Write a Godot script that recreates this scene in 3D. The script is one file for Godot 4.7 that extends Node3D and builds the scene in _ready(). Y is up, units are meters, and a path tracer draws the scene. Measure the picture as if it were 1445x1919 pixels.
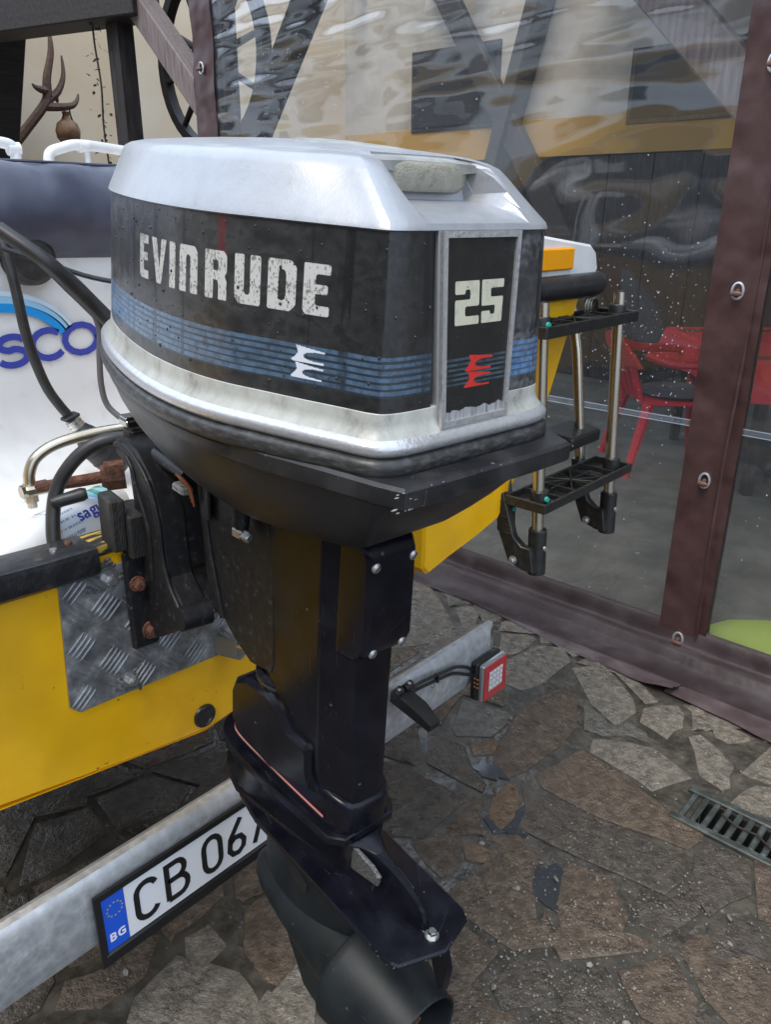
extends Node3D
# A small boat on its trailer with an outboard motor, parked beside a clear vinyl curtain wall. Units are metres, y up.

var M := {}
var world_things := {}
var used := {}
var rng := RandomNumberGenerator.new()

# ---------------------------------------------------------------- mesh builder
class Mb:
	var v := PackedVector3Array()
	var uv := PackedVector2Array()
	var at := 0

	func begin() -> void:
		at = v.size()

	func tri(a: Vector3, b: Vector3, c: Vector3, ua := Vector2.ZERO, ub := Vector2.ZERO, uc := Vector2.ZERO) -> void:
		v.append(a); v.append(b); v.append(c)
		uv.append(ua); uv.append(ub); uv.append(uc)

	func quad(a: Vector3, b: Vector3, c: Vector3, d: Vector3, ua := Vector2.ZERO, ub := Vector2.ZERO, uc := Vector2.ZERO, ud := Vector2.ZERO) -> void:
		tri(a, b, c, ua, ub, uc)
		tri(a, c, d, ua, uc, ud)

	func flip() -> void:
		for i in range(at, v.size(), 3):
			var t := v[i]; v[i] = v[i + 1]; v[i + 1] = t
			var u := uv[i]; uv[i] = uv[i + 1]; uv[i + 1] = u

	func close() -> void:   # turn the triangles added since begin() outwards
		if v.size() == at: return
		var o := Vector3.ZERO
		for i in range(at, v.size()): o += v[i]
		o /= float(v.size() - at)
		var vol := 0.0
		for i in range(at, v.size(), 3): vol += (v[i] - o).dot((v[i + 1] - o).cross(v[i + 2] - o))
		if vol > 0.0: flip()

	func face(up: Vector3) -> void:   # turn an open sheet towards up
		var n := Vector3.ZERO
		for i in range(at, v.size(), 3): n += (v[i + 1] - v[i]).cross(v[i + 2] - v[i])
		if n.dot(up) > 0.0: flip()

	func box(c: Vector3, s: Vector3, b := Basis(), bev := 0.0015) -> void:
		begin()
		var h := s * 0.5
		var k: float = min(bev, min(h.x, min(h.y, h.z)) * 0.9)
		var p := {}
		for i in 8:
			var sg := Vector3(1 if i & 1 else -1, 1 if i & 2 else -1, 1 if i & 4 else -1)
			for a in 3:
				var q := (h - Vector3(k, k, k)) * sg
				q[a] = h[a] * sg[a]
				p[i * 3 + a] = c + b * q
		for a in 3:
			var b1 := 1 << ((a + 1) % 3)
			var b2 := 1 << ((a + 2) % 3)
			for side in 2:
				var o := (1 << a) if side else 0
				_oq(c, p[o * 3 + a], p[(o | b1) * 3 + a], p[(o | b1 | b2) * 3 + a], p[(o | b2) * 3 + a])
			var a1 := (a + 1) % 3
			var a2 := (a + 2) % 3
			for e in 4:   # the four edges that run along axis a
				var o2 := (b1 if e & 1 else 0) | (b2 if e & 2 else 0)
				var i0 := o2
				var i1 := o2 | (1 << a)
				_oq(c, p[i0 * 3 + a1], p[i1 * 3 + a1], p[i1 * 3 + a2], p[i0 * 3 + a2])
		for i in 8: _ot(c, p[i * 3], p[i * 3 + 1], p[i * 3 + 2])

	func _ot(c: Vector3, a: Vector3, b: Vector3, d: Vector3) -> void:
		if (a - c).dot((b - a).cross(d - a)) > 0.0: tri(a, d, b)
		else: tri(a, b, d)

	func _oq(c: Vector3, a: Vector3, b: Vector3, d: Vector3, e: Vector3) -> void:
		if (a + d - c * 2.0).dot((b - a).cross(d - a)) > 0.0: quad(a, e, d, b)
		else: quad(a, b, d, e)

	func loft(rings: Array, closed := true, cap0 := true, cap1 := true) -> void:
		begin()
		var n: int = rings[0].size()
		for r in rings.size() - 1:
			var a = rings[r]; var b = rings[r + 1]
			for i in (n if closed else n - 1):
				var j := (i + 1) % n
				quad(a[i], a[j], b[j], b[i])
		for e in 2:
			if not (cap1 if e else cap0): continue
			var g = rings[-1] if e else rings[0]
			var m := Vector3.ZERO
			for q in g: m += q
			m /= float(n)
			for i in n:
				if e: tri(m, g[i], g[(i + 1) % n])
				else: tri(m, g[(i + 1) % n], g[i])
		close()

	func tube(p: Array, r, sides := 10, caps := true) -> void:
		var rings := []
		var n := p.size()
		var t0: Vector3 = (p[1] - p[0]).normalized()
		var up := Vector3.UP if absf(t0.y) < 0.9 else Vector3.RIGHT
		var x := up.cross(t0).normalized()
		for i in n:
			var t: Vector3 = (p[min(i + 1, n - 1)] - p[max(i - 1, 0)]).normalized()
			x = (x - t * x.dot(t)).normalized()
			var y := t.cross(x)
			var rr: float = r[i] if r is Array else r
			var ring := PackedVector3Array()
			for k in sides:
				var a := TAU * k / sides
				ring.append(p[i] + (x * cos(a) + y * sin(a)) * rr)
			rings.append(ring)
		loft(rings, true, caps, caps)

	func lathe(prof: Array, o: Vector3, axis: Vector3, sides := 24, caps := true) -> void:   # prof: [radius, height]
		var up := Vector3.UP if absf(axis.y) < 0.9 else Vector3.RIGHT
		var x := up.cross(axis).normalized()
		var y := axis.cross(x)
		var rings := []
		for q in prof:
			var ring := PackedVector3Array()
			for k in sides:
				var a := TAU * k / sides
				ring.append(o + axis * q[1] + (x * cos(a) + y * sin(a)) * q[0])
			rings.append(ring)
		loft(rings, true, caps, caps)

	func extrude(poly: Array, f: Transform3D, d: float, bev := 0.001) -> void:   # poly in f's x,y; from z=-d/2 to d/2
		var n := poly.size()
		var area := 0.0
		for i in n: area += poly[i].x * poly[(i + 1) % n].y - poly[(i + 1) % n].x * poly[i].y
		var pts := PackedVector2Array(poly)
		if area < 0.0: pts.reverse()
		var ins := PackedVector2Array()
		for i in n:
			var e0 := (pts[i] - pts[(i + n - 1) % n]).normalized()
			var e1 := (pts[(i + 1) % n] - pts[i]).normalized()
			var m := Vector2(-e0.y, e0.x) + Vector2(-e1.y, e1.x)
			ins.append(pts[i] + m / max(0.6, m.length_squared()) * 2.0 * bev)
		var idx := Geometry2D.triangulate_polygon(ins)
		begin()
		for s in [-1.0, 1.0]:
			for i in range(0, idx.size(), 3):
				var a: Vector3 = f * Vector3(ins[idx[i]].x, ins[idx[i]].y, s * d * 0.5)
				var b: Vector3 = f * Vector3(ins[idx[i + 1]].x, ins[idx[i + 1]].y, s * d * 0.5)
				var c: Vector3 = f * Vector3(ins[idx[i + 2]].x, ins[idx[i + 2]].y, s * d * 0.5)
				if (b - a).cross(c - a).dot(f.basis.z * s) > 0.0: tri(a, c, b)
				else: tri(a, b, c)
		for i in n:
			var j := (i + 1) % n
			var lv := [[ins, -d * 0.5], [pts, -d * 0.5 + bev], [pts, d * 0.5 - bev], [ins, d * 0.5]]
			for k in 3:
				var a: Vector3 = f * Vector3(lv[k][0][i].x, lv[k][0][i].y, lv[k][1])
				var b: Vector3 = f * Vector3(lv[k][0][j].x, lv[k][0][j].y, lv[k][1])
				var c: Vector3 = f * Vector3(lv[k + 1][0][j].x, lv[k + 1][0][j].y, lv[k + 1][1])
				var e: Vector3 = f * Vector3(lv[k + 1][0][i].x, lv[k + 1][0][i].y, lv[k + 1][1])
				quad(a, e, c, b) if f.basis.determinant() > 0.0 else quad(a, b, c, e)

	func ribbon(p: Array, w: float, f: Transform3D, d: float, closed := false) -> void:   # a flat stroke in f's x,y, from z=0 to d
		var n := p.size()
		var l := []; var r := []
		for i in n:
			var a: Vector2 = p[(i + n - 1) % n] if closed or i > 0 else p[i]
			var b: Vector2 = p[(i + 1) % n] if closed or i < n - 1 else p[i]
			var e0: Vector2 = (p[i] - a).normalized(); var e1: Vector2 = (b - p[i]).normalized()
			if e0 == Vector2.ZERO: e0 = e1
			if e1 == Vector2.ZERO: e1 = e0
			var m := Vector2(-e0.y, e0.x) + Vector2(-e1.y, e1.x)
			m = m / max(0.8, m.length_squared()) * 2.0 * w
			l.append(p[i] + m); r.append(p[i] - m)
		begin()
		for i in (n if closed else n - 1):
			var j := (i + 1) % n
			var a0: Vector3 = f * Vector3(l[i].x, l[i].y, d); var a1: Vector3 = f * Vector3(l[j].x, l[j].y, d)
			var b0: Vector3 = f * Vector3(r[i].x, r[i].y, d); var b1: Vector3 = f * Vector3(r[j].x, r[j].y, d)
			var dz := f.basis.z * -d
			quad(a0, a1, b1, b0)
			quad(a0, a0 + dz, a1 + dz, a1)
			quad(b0, b1, b1 + dz, b0 + dz)
		var nn := Vector3.ZERO
		for i in range(at, v.size(), 3):
			nn = (v[i + 1] - v[i]).cross(v[i + 2] - v[i])
			break
		if nn.dot(f.basis.z) > 0.0: flip()

	func ball(c: Vector3, r: Vector3, seg := 12, rows := 8) -> void:
		var rings := []
		for j in range(1, rows):
			var t := PI * j / rows
			var ring := PackedVector3Array()
			for k in seg:
				var a := TAU * k / seg
				ring.append(c + Vector3(sin(t) * cos(a) * r.x, cos(t) * r.y, sin(t) * sin(a) * r.z))
			rings.append(ring)
		loft(rings)

	func hexbolt(c: Vector3, ax: Vector3, r: float, h: float) -> void:
		lathe([[r * 1.45, 0.0], [r * 1.45, h * 0.22]], c, ax, 16)
		lathe([[r, h * 0.22], [r, h * 0.85], [r * 0.8, h]], c, ax, 6)

	func mesh(angle := 38.0) -> ArrayMesh:
		var nf := v.size() / 3
		var fn := PackedVector3Array(); fn.resize(nf)
		var un := PackedVector3Array(); un.resize(nf)
		var by := {}
		for i in nf:
			var n := (v[i * 3 + 2] - v[i * 3]).cross(v[i * 3 + 1] - v[i * 3])
			fn[i] = n; un[i] = n.normalized()
			for k in 3:
				var key := Vector3i((v[i * 3 + k] * 20000.0).round())
				if by.has(key): by[key].append(i)
				else: by[key] = PackedInt32Array([i])
		var nor := PackedVector3Array(); nor.resize(v.size())
		var lim := cos(deg_to_rad(angle))
		for i in nf:
			for k in 3:
				var s := Vector3.ZERO
				var own := un[i]
				for j in by[Vector3i((v[i * 3 + k] * 20000.0).round())]:
					if un[j].dot(own) > lim: s += fn[j]
				nor[i * 3 + k] = s.normalized() if s.length_squared() > 0.0 else own
		var a := []
		a.resize(Mesh.ARRAY_MAX)
		a[Mesh.ARRAY_VERTEX] = v
		a[Mesh.ARRAY_NORMAL] = nor
		a[Mesh.ARRAY_TEX_UV] = uv
		var m := ArrayMesh.new()
		m.add_surface_from_arrays(Mesh.PRIMITIVE_TRIANGLES, a)
		return m

# ---------------------------------------------------------------- scene helpers
func numbered(called: String) -> String:
	used[called] = used.get(called, -1) + 1
	return called if used[called] == 0 else "%s_%03d" % [called, used[called]]

func thing(called: String, label: String, category: String, at := Vector3.ZERO, group := "") -> Node3D:
	var o := Node3D.new()
	o.name = numbered(called)
	add_child(o)
	o.position = at
	world_things[o] = true
	o.set_meta("label", label); o.set_meta("category", category)
	if group: o.set_meta("group", group)
	return o

func part(parent: Node3D, called: String, b, mat: Material, angle := 38.0, label := "") -> MeshInstance3D:
	var o := MeshInstance3D.new()
	o.name = called
	o.mesh = b.mesh(angle) if b is Mb else b
	o.material_override = mat
	if world_things.has(parent): o.position = -parent.position
	parent.add_child(o, true)
	if label: o.set_meta("label", label)
	return o

func struct(called: String, b, mat: Material, angle := 38.0) -> MeshInstance3D:
	var o := MeshInstance3D.new()
	o.name = numbered(called)
	o.mesh = b.mesh(angle) if b is Mb else b
	o.material_override = mat
	o.set_meta("kind", "structure")
	add_child(o)
	return o

func stuff(parent: Node3D, called: String, mesh: Mesh, mat: Material, where: Array) -> void:
	var mm := MultiMesh.new()
	mm.transform_format = MultiMesh.TRANSFORM_3D
	mm.mesh = mesh
	mm.instance_count = where.size()
	for i in where.size(): mm.set_instance_transform(i, where[i])
	var o := MultiMeshInstance3D.new()
	o.name = called
	o.multimesh = mm
	o.material_override = mat
	o.set_meta("kind", "stuff")
	if world_things.has(parent): o.position = -parent.position
	parent.add_child(o, true)

func box(c: Vector3, s: Vector3, bev := 0.0015, b := Basis()) -> Mb:
	var m := Mb.new(); m.box(c, s, b, bev); return m

func tube(p: Array, r, sides := 10, caps := true) -> Mb:
	var m := Mb.new(); m.tube(p, r, sides, caps); return m

func slab(poly: Array, f: Transform3D, d: float, bev := 0.001) -> Mb:
	var m := Mb.new(); m.extrude(poly, f, d, bev); return m

func V(x: float, y: float, z: float) -> Vector3: return Vector3(x, y, z)

func P2(a: Array) -> Array:   # [x, y, x, y ...] to points
	var r := []
	for i in range(0, a.size(), 2): r.append(Vector2(a[i], a[i + 1]))
	return r

func P3(a: Array) -> Array:
	var r := []
	for i in range(0, a.size(), 3): r.append(Vector3(a[i], a[i + 1], a[i + 2]))
	return r

func curve(p: Array, n := 6) -> Array:   # Catmull-Rom through the points
	var r := []
	for i in p.size() - 1:
		var a = p[max(i - 1, 0)]; var b = p[i]; var c = p[i + 1]; var d = p[min(i + 2, p.size() - 1)]
		for k in n:
			var t := float(k) / n
			r.append((b * 2.0 + (c - a) * t + (a * 2.0 - b * 5.0 + c * 4.0 - d) * t * t + (b * 3.0 - a - c * 3.0 + d) * t * t * t) * 0.5)
	r.append(p[-1])
	return r

func side_frame(x := 0.0) -> Transform3D:   # profile (z, y) seen from port; extruded along x
	return Transform3D(Basis(V(0, 0, 1), V(0, 1, 0), V(-1, 0, 0)), V(x, 0, 0))

func plan_frame(y := 0.0) -> Transform3D:   # profile (x, z), extruded along y
	return Transform3D(Basis(V(1, 0, 0), V(0, 0, 1), V(0, -1, 0)), V(0, y, 0))

func back_frame(z := 0.0) -> Transform3D:   # profile (x, y) facing aft
	return Transform3D(Basis(), V(0, 0, z))

func chip(pts: Array, y0: float, y1: float, inset: float, rough: float) -> Mb:   # a flat broken stone lying on the ground
	var m := Mb.new()
	var edge := PackedVector2Array()
	for i in pts.size():
		var a: Vector2 = pts[i]; var b: Vector2 = pts[(i + 1) % pts.size()]
		var k: int = 1 if a.distance_to(b) < 0.09 else 2
		for j in k:
			var q := a.lerp(b, float(j) / k)
			edge.append(q + Vector2(rng.randf_range(-1, 1), rng.randf_range(-1, 1)) * rough)
	var c := Vector2.ZERO
	for q in edge: c += q
	c /= edge.size()
	var lo := PackedVector3Array(); var mid := PackedVector3Array(); var hi := PackedVector3Array()
	for q in edge:
		lo.append(V(q.x, y0, q.y))
		mid.append(V(q.x, y1 - 0.003 + rng.randf_range(-0.0008, 0.0008), q.y))
		var p := q + (c - q).normalized() * inset
		hi.append(V(p.x, y1 + rng.randf_range(-0.0012, 0.0012), p.y))
	m.loft([lo, mid, hi], true, false, true)
	return m

# ---------------------------------------------------------------- materials
func lin(r: float, g: float, b: float) -> Color: return Color(r, g, b).linear_to_srgb()

func ntex(sd: int, freq: float, stops = null, size := 512, oct := 5, type := FastNoiseLite.TYPE_SIMPLEX_SMOOTH, gain := 0.5) -> NoiseTexture2D:
	var n := FastNoiseLite.new()
	n.seed = sd; n.frequency = freq; n.noise_type = type
	n.fractal_octaves = oct; n.fractal_gain = gain
	if type == FastNoiseLite.TYPE_CELLULAR: n.cellular_return_type = FastNoiseLite.RETURN_DISTANCE
	var t := NoiseTexture2D.new()
	t.width = size; t.height = size; t.seamless = true; t.seamless_blend_skirt = 0.2
	t.noise = n
	if stops != null:
		var g := Gradient.new()
		var off := PackedFloat32Array(); var col := PackedColorArray()
		for s in stops:
			off.append(s[0]); col.append(s[1])
		g.offsets = off; g.colors = col
		t.color_ramp = g
	return t

func scuff_tex(sd: int, lo: Color, hi: Color, mark: Color, scratches: int, spots: int, long := 40.0, size := 512, fq := 0.01) -> ImageTexture:
	var r := RandomNumberGenerator.new()
	r.seed = sd
	var n := FastNoiseLite.new(); n.seed = sd; n.frequency = fq; n.fractal_octaves = 5
	var im := Image.create(size, size, false, Image.FORMAT_RGB8)
	for y in size:
		for x in size:
			# blend the noise with its own shifted copy so that the tile repeats without a seam
			var u := float(x) / size; var w := float(y) / size
			var a := lerpf(lerpf(n.get_noise_2d(x, y), n.get_noise_2d(x - size, y), u), lerpf(n.get_noise_2d(x, y - size), n.get_noise_2d(x - size, y - size), u), w)
			im.set_pixel(x, y, lo.lerp(hi, clampf(0.5 + a * 1.3, 0, 1)))
	for k in scratches:
		var x := r.randf() * size; var y := r.randf() * size
		var cl := r.randf() < 0.6
		var dx := r.randfn(0.0, 0.10 if cl else 0.7); var l := long * (0.15 + pow(r.randf(), 2.0))
		var s := r.randf_range(0.15, 0.9)
		for i in int(l):
			var px := posmod(int(x + dx * i), size); var py := posmod(int(y + i), size)
			if r.randf() < 0.8: im.set_pixel(px, py, im.get_pixel(px, py).lerp(mark, s * r.randf_range(0.4, 1.0)))
	for k in spots:
		var x := r.randi() % size; var y := r.randi() % size
		var rr := 0.6 + 2.6 * pow(r.randf(), 5.0)
		for i in range(-3, 4):
			for j in range(-3, 4):
				if Vector2(i, j).length() < rr + r.randf() * 0.6:
					var px := posmod(x + i, size); var py := posmod(y + j, size)
					im.set_pixel(px, py, im.get_pixel(px, py).lerp(mark, 0.7))
	return ImageTexture.create_from_image(im)

func grey(a: Array) -> Array:   # [offset, value ...] as stops
	var r := []
	for i in range(0, a.size(), 2): r.append([a[i], Color(a[i + 1], a[i + 1], a[i + 1])])
	return r

func mat(n: String, col: Color, rough: float, metal := 0.0, d := {}) -> StandardMaterial3D:
	var m := StandardMaterial3D.new()
	m.resource_name = n
	m.albedo_color = col
	m.roughness = rough; m.metallic = metal
	if d.has("tex"): m.albedo_texture = d.tex; m.albedo_color = d.get("tint", Color.WHITE)
	if d.has("rtex"): m.roughness_texture = d.rtex; m.roughness_texture_channel = BaseMaterial3D.TEXTURE_CHANNEL_RED; m.roughness = 1.0
	if d.has("bump"):
		m.heightmap_enabled = true; m.heightmap_texture = d.bump; m.heightmap_scale = d.get("bs", 0.05)
	if not d.has("uv"):
		m.uv1_triplanar = true
		m.uv1_world_triplanar = d.get("world", false)
		var s: float = d.get("s", 2.0)
		m.uv1_scale = V(s, s, s) if not d.has("sv") else d.sv
	if d.has("coat"): m.clearcoat_enabled = true; m.clearcoat = d.coat; m.clearcoat_roughness = d.get("cr", 0.08)
	if d.has("spec"): m.metallic_specular = d.spec
	if d.has("alpha"):
		m.transparency = BaseMaterial3D.TRANSPARENCY_ALPHA
		m.albedo_color.a = d.alpha
	M[n] = m
	return m

# ---------------------------------------------------------------- the scene
func _ready() -> void:
	rng.seed = 7
	var cam := Camera3D.new()
	cam.name = "camera"
	cam.fov = 66.8
	cam.near = 0.05
	cam.far = 200.0
	cam.position = V(0, 1.4, 0)
	cam.rotation_degrees = V(-21.0, -48.0, 0.4)
	add_child(cam)
	cam.current = true
	var env := Environment.new()
	env.background_mode = Environment.BG_SKY
	var psm := ProceduralSkyMaterial.new()
	psm.sky_top_color = Color(0.84, 0.91, 1.0)
	psm.sky_horizon_color = Color(0.70, 0.75, 0.82)
	psm.sky_curve = 0.35
	psm.ground_bottom_color = Color(0.25, 0.24, 0.23)
	psm.ground_horizon_color = Color(0.5, 0.5, 0.5)
	psm.sky_energy_multiplier = 1.15
	var sky := Sky.new()
	sky.sky_material = psm
	env.sky = sky
	env.ambient_light_source = Environment.AMBIENT_SOURCE_SKY
	env.background_energy_multiplier = 1.0
	env.tonemap_mode = Environment.TONE_MAPPER_LINEAR
	env.tonemap_exposure = 1.9
	env.sdfgi_enabled = true
	env.ssao_enabled = true
	env.ssil_enabled = true
	var we := WorldEnvironment.new()
	we.name = "world_environment"
	we.environment = env
	add_child(we)
	var sun := DirectionalLight3D.new()
	sun.name = "overcast_sun"
	sun.light_energy = 0.45
	sun.light_angular_distance = 25.0
	sun.light_color = Color(1.0, 0.98, 0.95)
	sun.shadow_enabled = true
	sun.rotation_degrees = V(-58, -75, 0)
	add_child(sun)
	materials()
	ground()
	pavilion()
	house()
	curtain()
	boat()
	ladder()
	trailer()
	motor()
	loose_things()

func materials() -> void:
	var fine := ntex(3, 0.05, null, 512, 6)
	var mid := ntex(4, 0.015, null, 512, 5)
	M["fine"] = fine
	var stonebump := ntex(11, 0.014, null, 1024, 8, FastNoiseLite.TYPE_SIMPLEX_SMOOTH, 0.7)
	var wetrough := ntex(12, 0.008, grey([0.0, 0.14, 0.42, 0.28, 0.6, 0.5, 1.0, 0.68]), 512, 4)
	var st := {"p": [[0.0, lin(0.06, 0.051, 0.042)], [0.42, lin(0.125, 0.108, 0.087)], [0.55, lin(0.17, 0.148, 0.12)], [0.75, lin(0.215, 0.187, 0.152)], [1.0, lin(0.29, 0.256, 0.212)]],
		"r": [[0.0, lin(0.045, 0.033, 0.024)], [0.42, lin(0.080, 0.058, 0.040)], [0.55, lin(0.105, 0.076, 0.052)], [0.7, lin(0.132, 0.098, 0.070)], [1.0, lin(0.18, 0.14, 0.105)]],
		"o": [[0.0, lin(0.06, 0.038, 0.022)], [0.42, lin(0.115, 0.072, 0.042)], [0.6, lin(0.15, 0.098, 0.06)], [1.0, lin(0.21, 0.15, 0.1)]],
		"g": [[0.0, lin(0.045, 0.042, 0.036)], [0.42, lin(0.095, 0.088, 0.074)], [0.6, lin(0.125, 0.116, 0.098)], [1.0, lin(0.17, 0.158, 0.135)]],
		"d": [[0.0, lin(0.028, 0.023, 0.018)], [0.42, lin(0.056, 0.046, 0.036)], [0.58, lin(0.078, 0.064, 0.050)], [1.0, lin(0.125, 0.105, 0.083)]]}
	var k := 0
	for key in st:
		for j in 2:
			mat("stone_%s%d" % [key, j], Color.WHITE, 0.5, 0.0, {"tex": ntex(20 + k, 0.014 + 0.012 * j, st[key], 512, 7, FastNoiseLite.TYPE_SIMPLEX_SMOOTH, 0.78), "bump": stonebump, "bs": 0.6, "rtex": wetrough, "s": 2.6 - 0.8 * j, "world": true})
			k += 1
	mat("mortar", Color.WHITE, 0.55, 0.0, {"tex": ntex(40, 0.01, [[0.0, lin(0.026, 0.023, 0.019)], [0.45, lin(0.054, 0.048, 0.039)], [0.6, lin(0.074, 0.065, 0.052)], [1.0, lin(0.12, 0.107, 0.088)]], 1024, 8, FastNoiseLite.TYPE_SIMPLEX_SMOOTH, 0.65), "bump": fine, "bs": 0.3, "rtex": wetrough, "s": 1.1, "world": true})
	mat("puddle", lin(0.03, 0.032, 0.036), 0.06, 0.0, {})
	mat("gravel", Color.WHITE, 0.7, 0.0, {"tex": ntex(41, 0.02, [[0.0, lin(0.09, 0.085, 0.07)], [1.0, lin(0.42, 0.40, 0.35)]], 256), "s": 9.0, "world": true})
	mat("grate", Color.WHITE, 0.5, 0.35, {"tex": ntex(42, 0.02, [[0.0, lin(0.028, 0.034, 0.032)], [0.5, lin(0.06, 0.07, 0.066)], [1.0, lin(0.14, 0.15, 0.14)]], 256), "s": 4.0, "bump": fine, "bs": 0.05})
	mat("dark_hole", lin(0.006, 0.006, 0.006), 0.9)
	mat("concrete", Color.WHITE, 0.65, 0.0, {"tex": ntex(43, 0.006, [[0.0, lin(0.075, 0.077, 0.068)], [0.5, lin(0.115, 0.117, 0.103)], [1.0, lin(0.165, 0.165, 0.147)]], 1024, 7), "s": 0.6, "world": true})
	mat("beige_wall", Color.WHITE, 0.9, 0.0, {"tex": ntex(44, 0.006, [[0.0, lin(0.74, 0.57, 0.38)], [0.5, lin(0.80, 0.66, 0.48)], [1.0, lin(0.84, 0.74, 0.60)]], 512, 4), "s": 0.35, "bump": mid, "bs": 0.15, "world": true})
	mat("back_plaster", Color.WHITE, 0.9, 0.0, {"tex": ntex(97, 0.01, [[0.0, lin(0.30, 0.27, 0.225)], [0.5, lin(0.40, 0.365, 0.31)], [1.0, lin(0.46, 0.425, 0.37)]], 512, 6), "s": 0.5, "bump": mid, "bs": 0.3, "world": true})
	mat("ochre", lin(0.42, 0.25, 0.06), 0.8)
	var grain := [[0.0, lin(0.012, 0.010, 0.010)], [0.5, lin(0.026, 0.021, 0.020)], [1.0, lin(0.05, 0.041, 0.038)]]
	mat("dark_wood", Color.WHITE, 0.6, 0.0, {"tex": ntex(45, 0.02, grain, 512, 6), "sv": V(3, 0.5, 3), "bump": fine, "bs": 0.1})
	mat("dark_wood_along", Color.WHITE, 0.6, 0.0, {"tex": M["dark_wood"].albedo_texture, "sv": V(0.5, 4, 4)})
	mat("grey_wood", Color.WHITE, 0.7, 0.0, {"tex": ntex(46, 0.02, [[0.0, lin(0.10, 0.078, 0.075)], [0.5, lin(0.17, 0.135, 0.13)], [1.0, lin(0.25, 0.205, 0.2)]], 512, 6), "sv": V(4, 0.5, 4), "bump": fine, "bs": 0.08})
	mat("roof_sheet", Color(0.9, 0.92, 0.92), 0.3, 0.0, {"alpha": 0.35, "tex": ntex(47, 0.01, grey([0.0, 0.8, 1.0, 0.95]), 64)})
	mat("vinyl", Color(0.9, 0.95, 1.0), 0.04, 0.0, {"alpha": 0.006, "uv": true})
	mat("weld", Color(0.75, 0.8, 0.88), 0.3, 0.0, {"alpha": 0.35})
	mat("drops", lin(0.6, 0.62, 0.66), 0.15)
	mat("brown_vinyl", Color.WHITE, 0.36, 0.0, {"tex": ntex(48, 0.008, [[0.0, lin(0.046, 0.023, 0.023)], [0.5, lin(0.064, 0.033, 0.032)], [1.0, lin(0.086, 0.048, 0.046)]], 512, 8, FastNoiseLite.TYPE_SIMPLEX_SMOOTH, 0.72), "s": 1.5, "bump": ntex(49, 0.0045, null, 512, 3), "bs": 1.5})
	mat("skirt_vinyl", Color.WHITE, 0.42, 0.0, {"tex": ntex(50, 0.007, [[0.0, lin(0.050, 0.032, 0.034)], [0.5, lin(0.09, 0.066, 0.070)], [1.0, lin(0.17, 0.14, 0.145)]], 512, 7), "s": 1.5, "bump": ntex(51, 0.006, null, 512, 4), "bs": 0.9})
	mat("eyelet", lin(0.62, 0.64, 0.66), 0.3, 0.7)
	mat("turn_button", lin(0.13, 0.06, 0.045), 0.45)
	mat("red_plastic", lin(0.52, 0.016, 0.026), 0.4)
	mat("cushion", lin(0.07, 0.07, 0.075), 0.9)
	mat("red_cloth", Color.WHITE, 0.85, 0.0, {"tex": ntex(52, 0.01, [[0.0, lin(0.50, 0.010, 0.02)], [1.0, lin(0.64, 0.018, 0.035)]], 256), "s": 2.0})
	mat("cloth_trim", lin(0.10, 0.03, 0.03), 0.9)
	mat("blue_thing", lin(0.03, 0.1, 0.36), 0.5)
	mat("green_thing", lin(0.34, 0.46, 0.08), 0.5)
	mat("window_dark", lin(0.02, 0.022, 0.028), 0.12)
	mat("white_house", Color.WHITE, 0.85, 0.0, {"tex": ntex(53, 0.006, grey([0.0, 0.84, 1.0, 0.92]), 256), "s": 0.3})
	mat("garage_dark", lin(0.03, 0.03, 0.035), 0.6)
	# boat
	mat("yellow_hull", Color.WHITE, 0.3, 0.0, {"tex": scuff_tex(60, lin(0.78, 0.405, 0.006), lin(0.90, 0.485, 0.008), lin(0.16, 0.085, 0.02), 26, 60, 22.0), "s": 1.6, "coat": 0.4, "bump": mid, "bs": 0.05})
	mat("white_gel", Color.WHITE, 0.3, 0.0, {"tex": ntex(61, 0.02, grey([0.0, 0.78, 0.35, 0.86, 1.0, 0.89]), 512, 7), "s": 1.3, "coat": 0.3})
	mat("black_rubber", Color.WHITE, 0.35, 0.0, {"tex": ntex(62, 0.02, [[0.0, lin(0.008, 0.008, 0.009)], [0.7, lin(0.02, 0.02, 0.022)], [1.0, lin(0.06, 0.06, 0.06)]], 512, 6), "s": 3.0, "bump": fine, "bs": 0.04, "coat": 0.2})
	mat("navy_vinyl", Color.WHITE, 0.42, 0.0, {"tex": ntex(63, 0.01, [[0.0, lin(0.030, 0.033, 0.055)], [1.0, lin(0.065, 0.072, 0.11)]], 512, 5), "s": 1.5, "bump": ntex(64, 0.006, null, 512, 3), "bs": 1.6})
	mat("tread_plate", Color.WHITE, 0.42, 0.45, {"tex": ntex(65, 0.012, [[0.0, lin(0.09, 0.092, 0.094)], [0.45, lin(0.20, 0.205, 0.21)], [0.7, lin(0.31, 0.315, 0.32)], [1.0, lin(0.6, 0.6, 0.6)]], 512, 7, FastNoiseLite.TYPE_SIMPLEX_SMOOTH, 0.6), "s": 3.0, "bump": fine, "bs": 0.06})
	mat("sealant", Color.WHITE, 0.5, 0.0, {"tex": ntex(66, 0.03, [[0.0, lin(0.03, 0.03, 0.03)], [0.5, lin(0.12, 0.12, 0.12)], [0.8, lin(0.3, 0.3, 0.3)], [1.0, lin(0.5, 0.5, 0.5)]], 256, 5), "s": 14.0, "bump": fine, "bs": 0.3})
	mat("chrome", lin(0.62, 0.60, 0.56), 0.22, 1.0)
	mat("steel_warm", Color.WHITE, 0.25, 0.95, {"tex": ntex(67, 0.01, [[0.0, lin(0.42, 0.36, 0.27)], [1.0, lin(0.62, 0.57, 0.48)]], 256), "sv": V(8, 0.7, 8)})
	mat("bolt_steel", lin(0.5, 0.5, 0.5), 0.35, 0.85)
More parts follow.
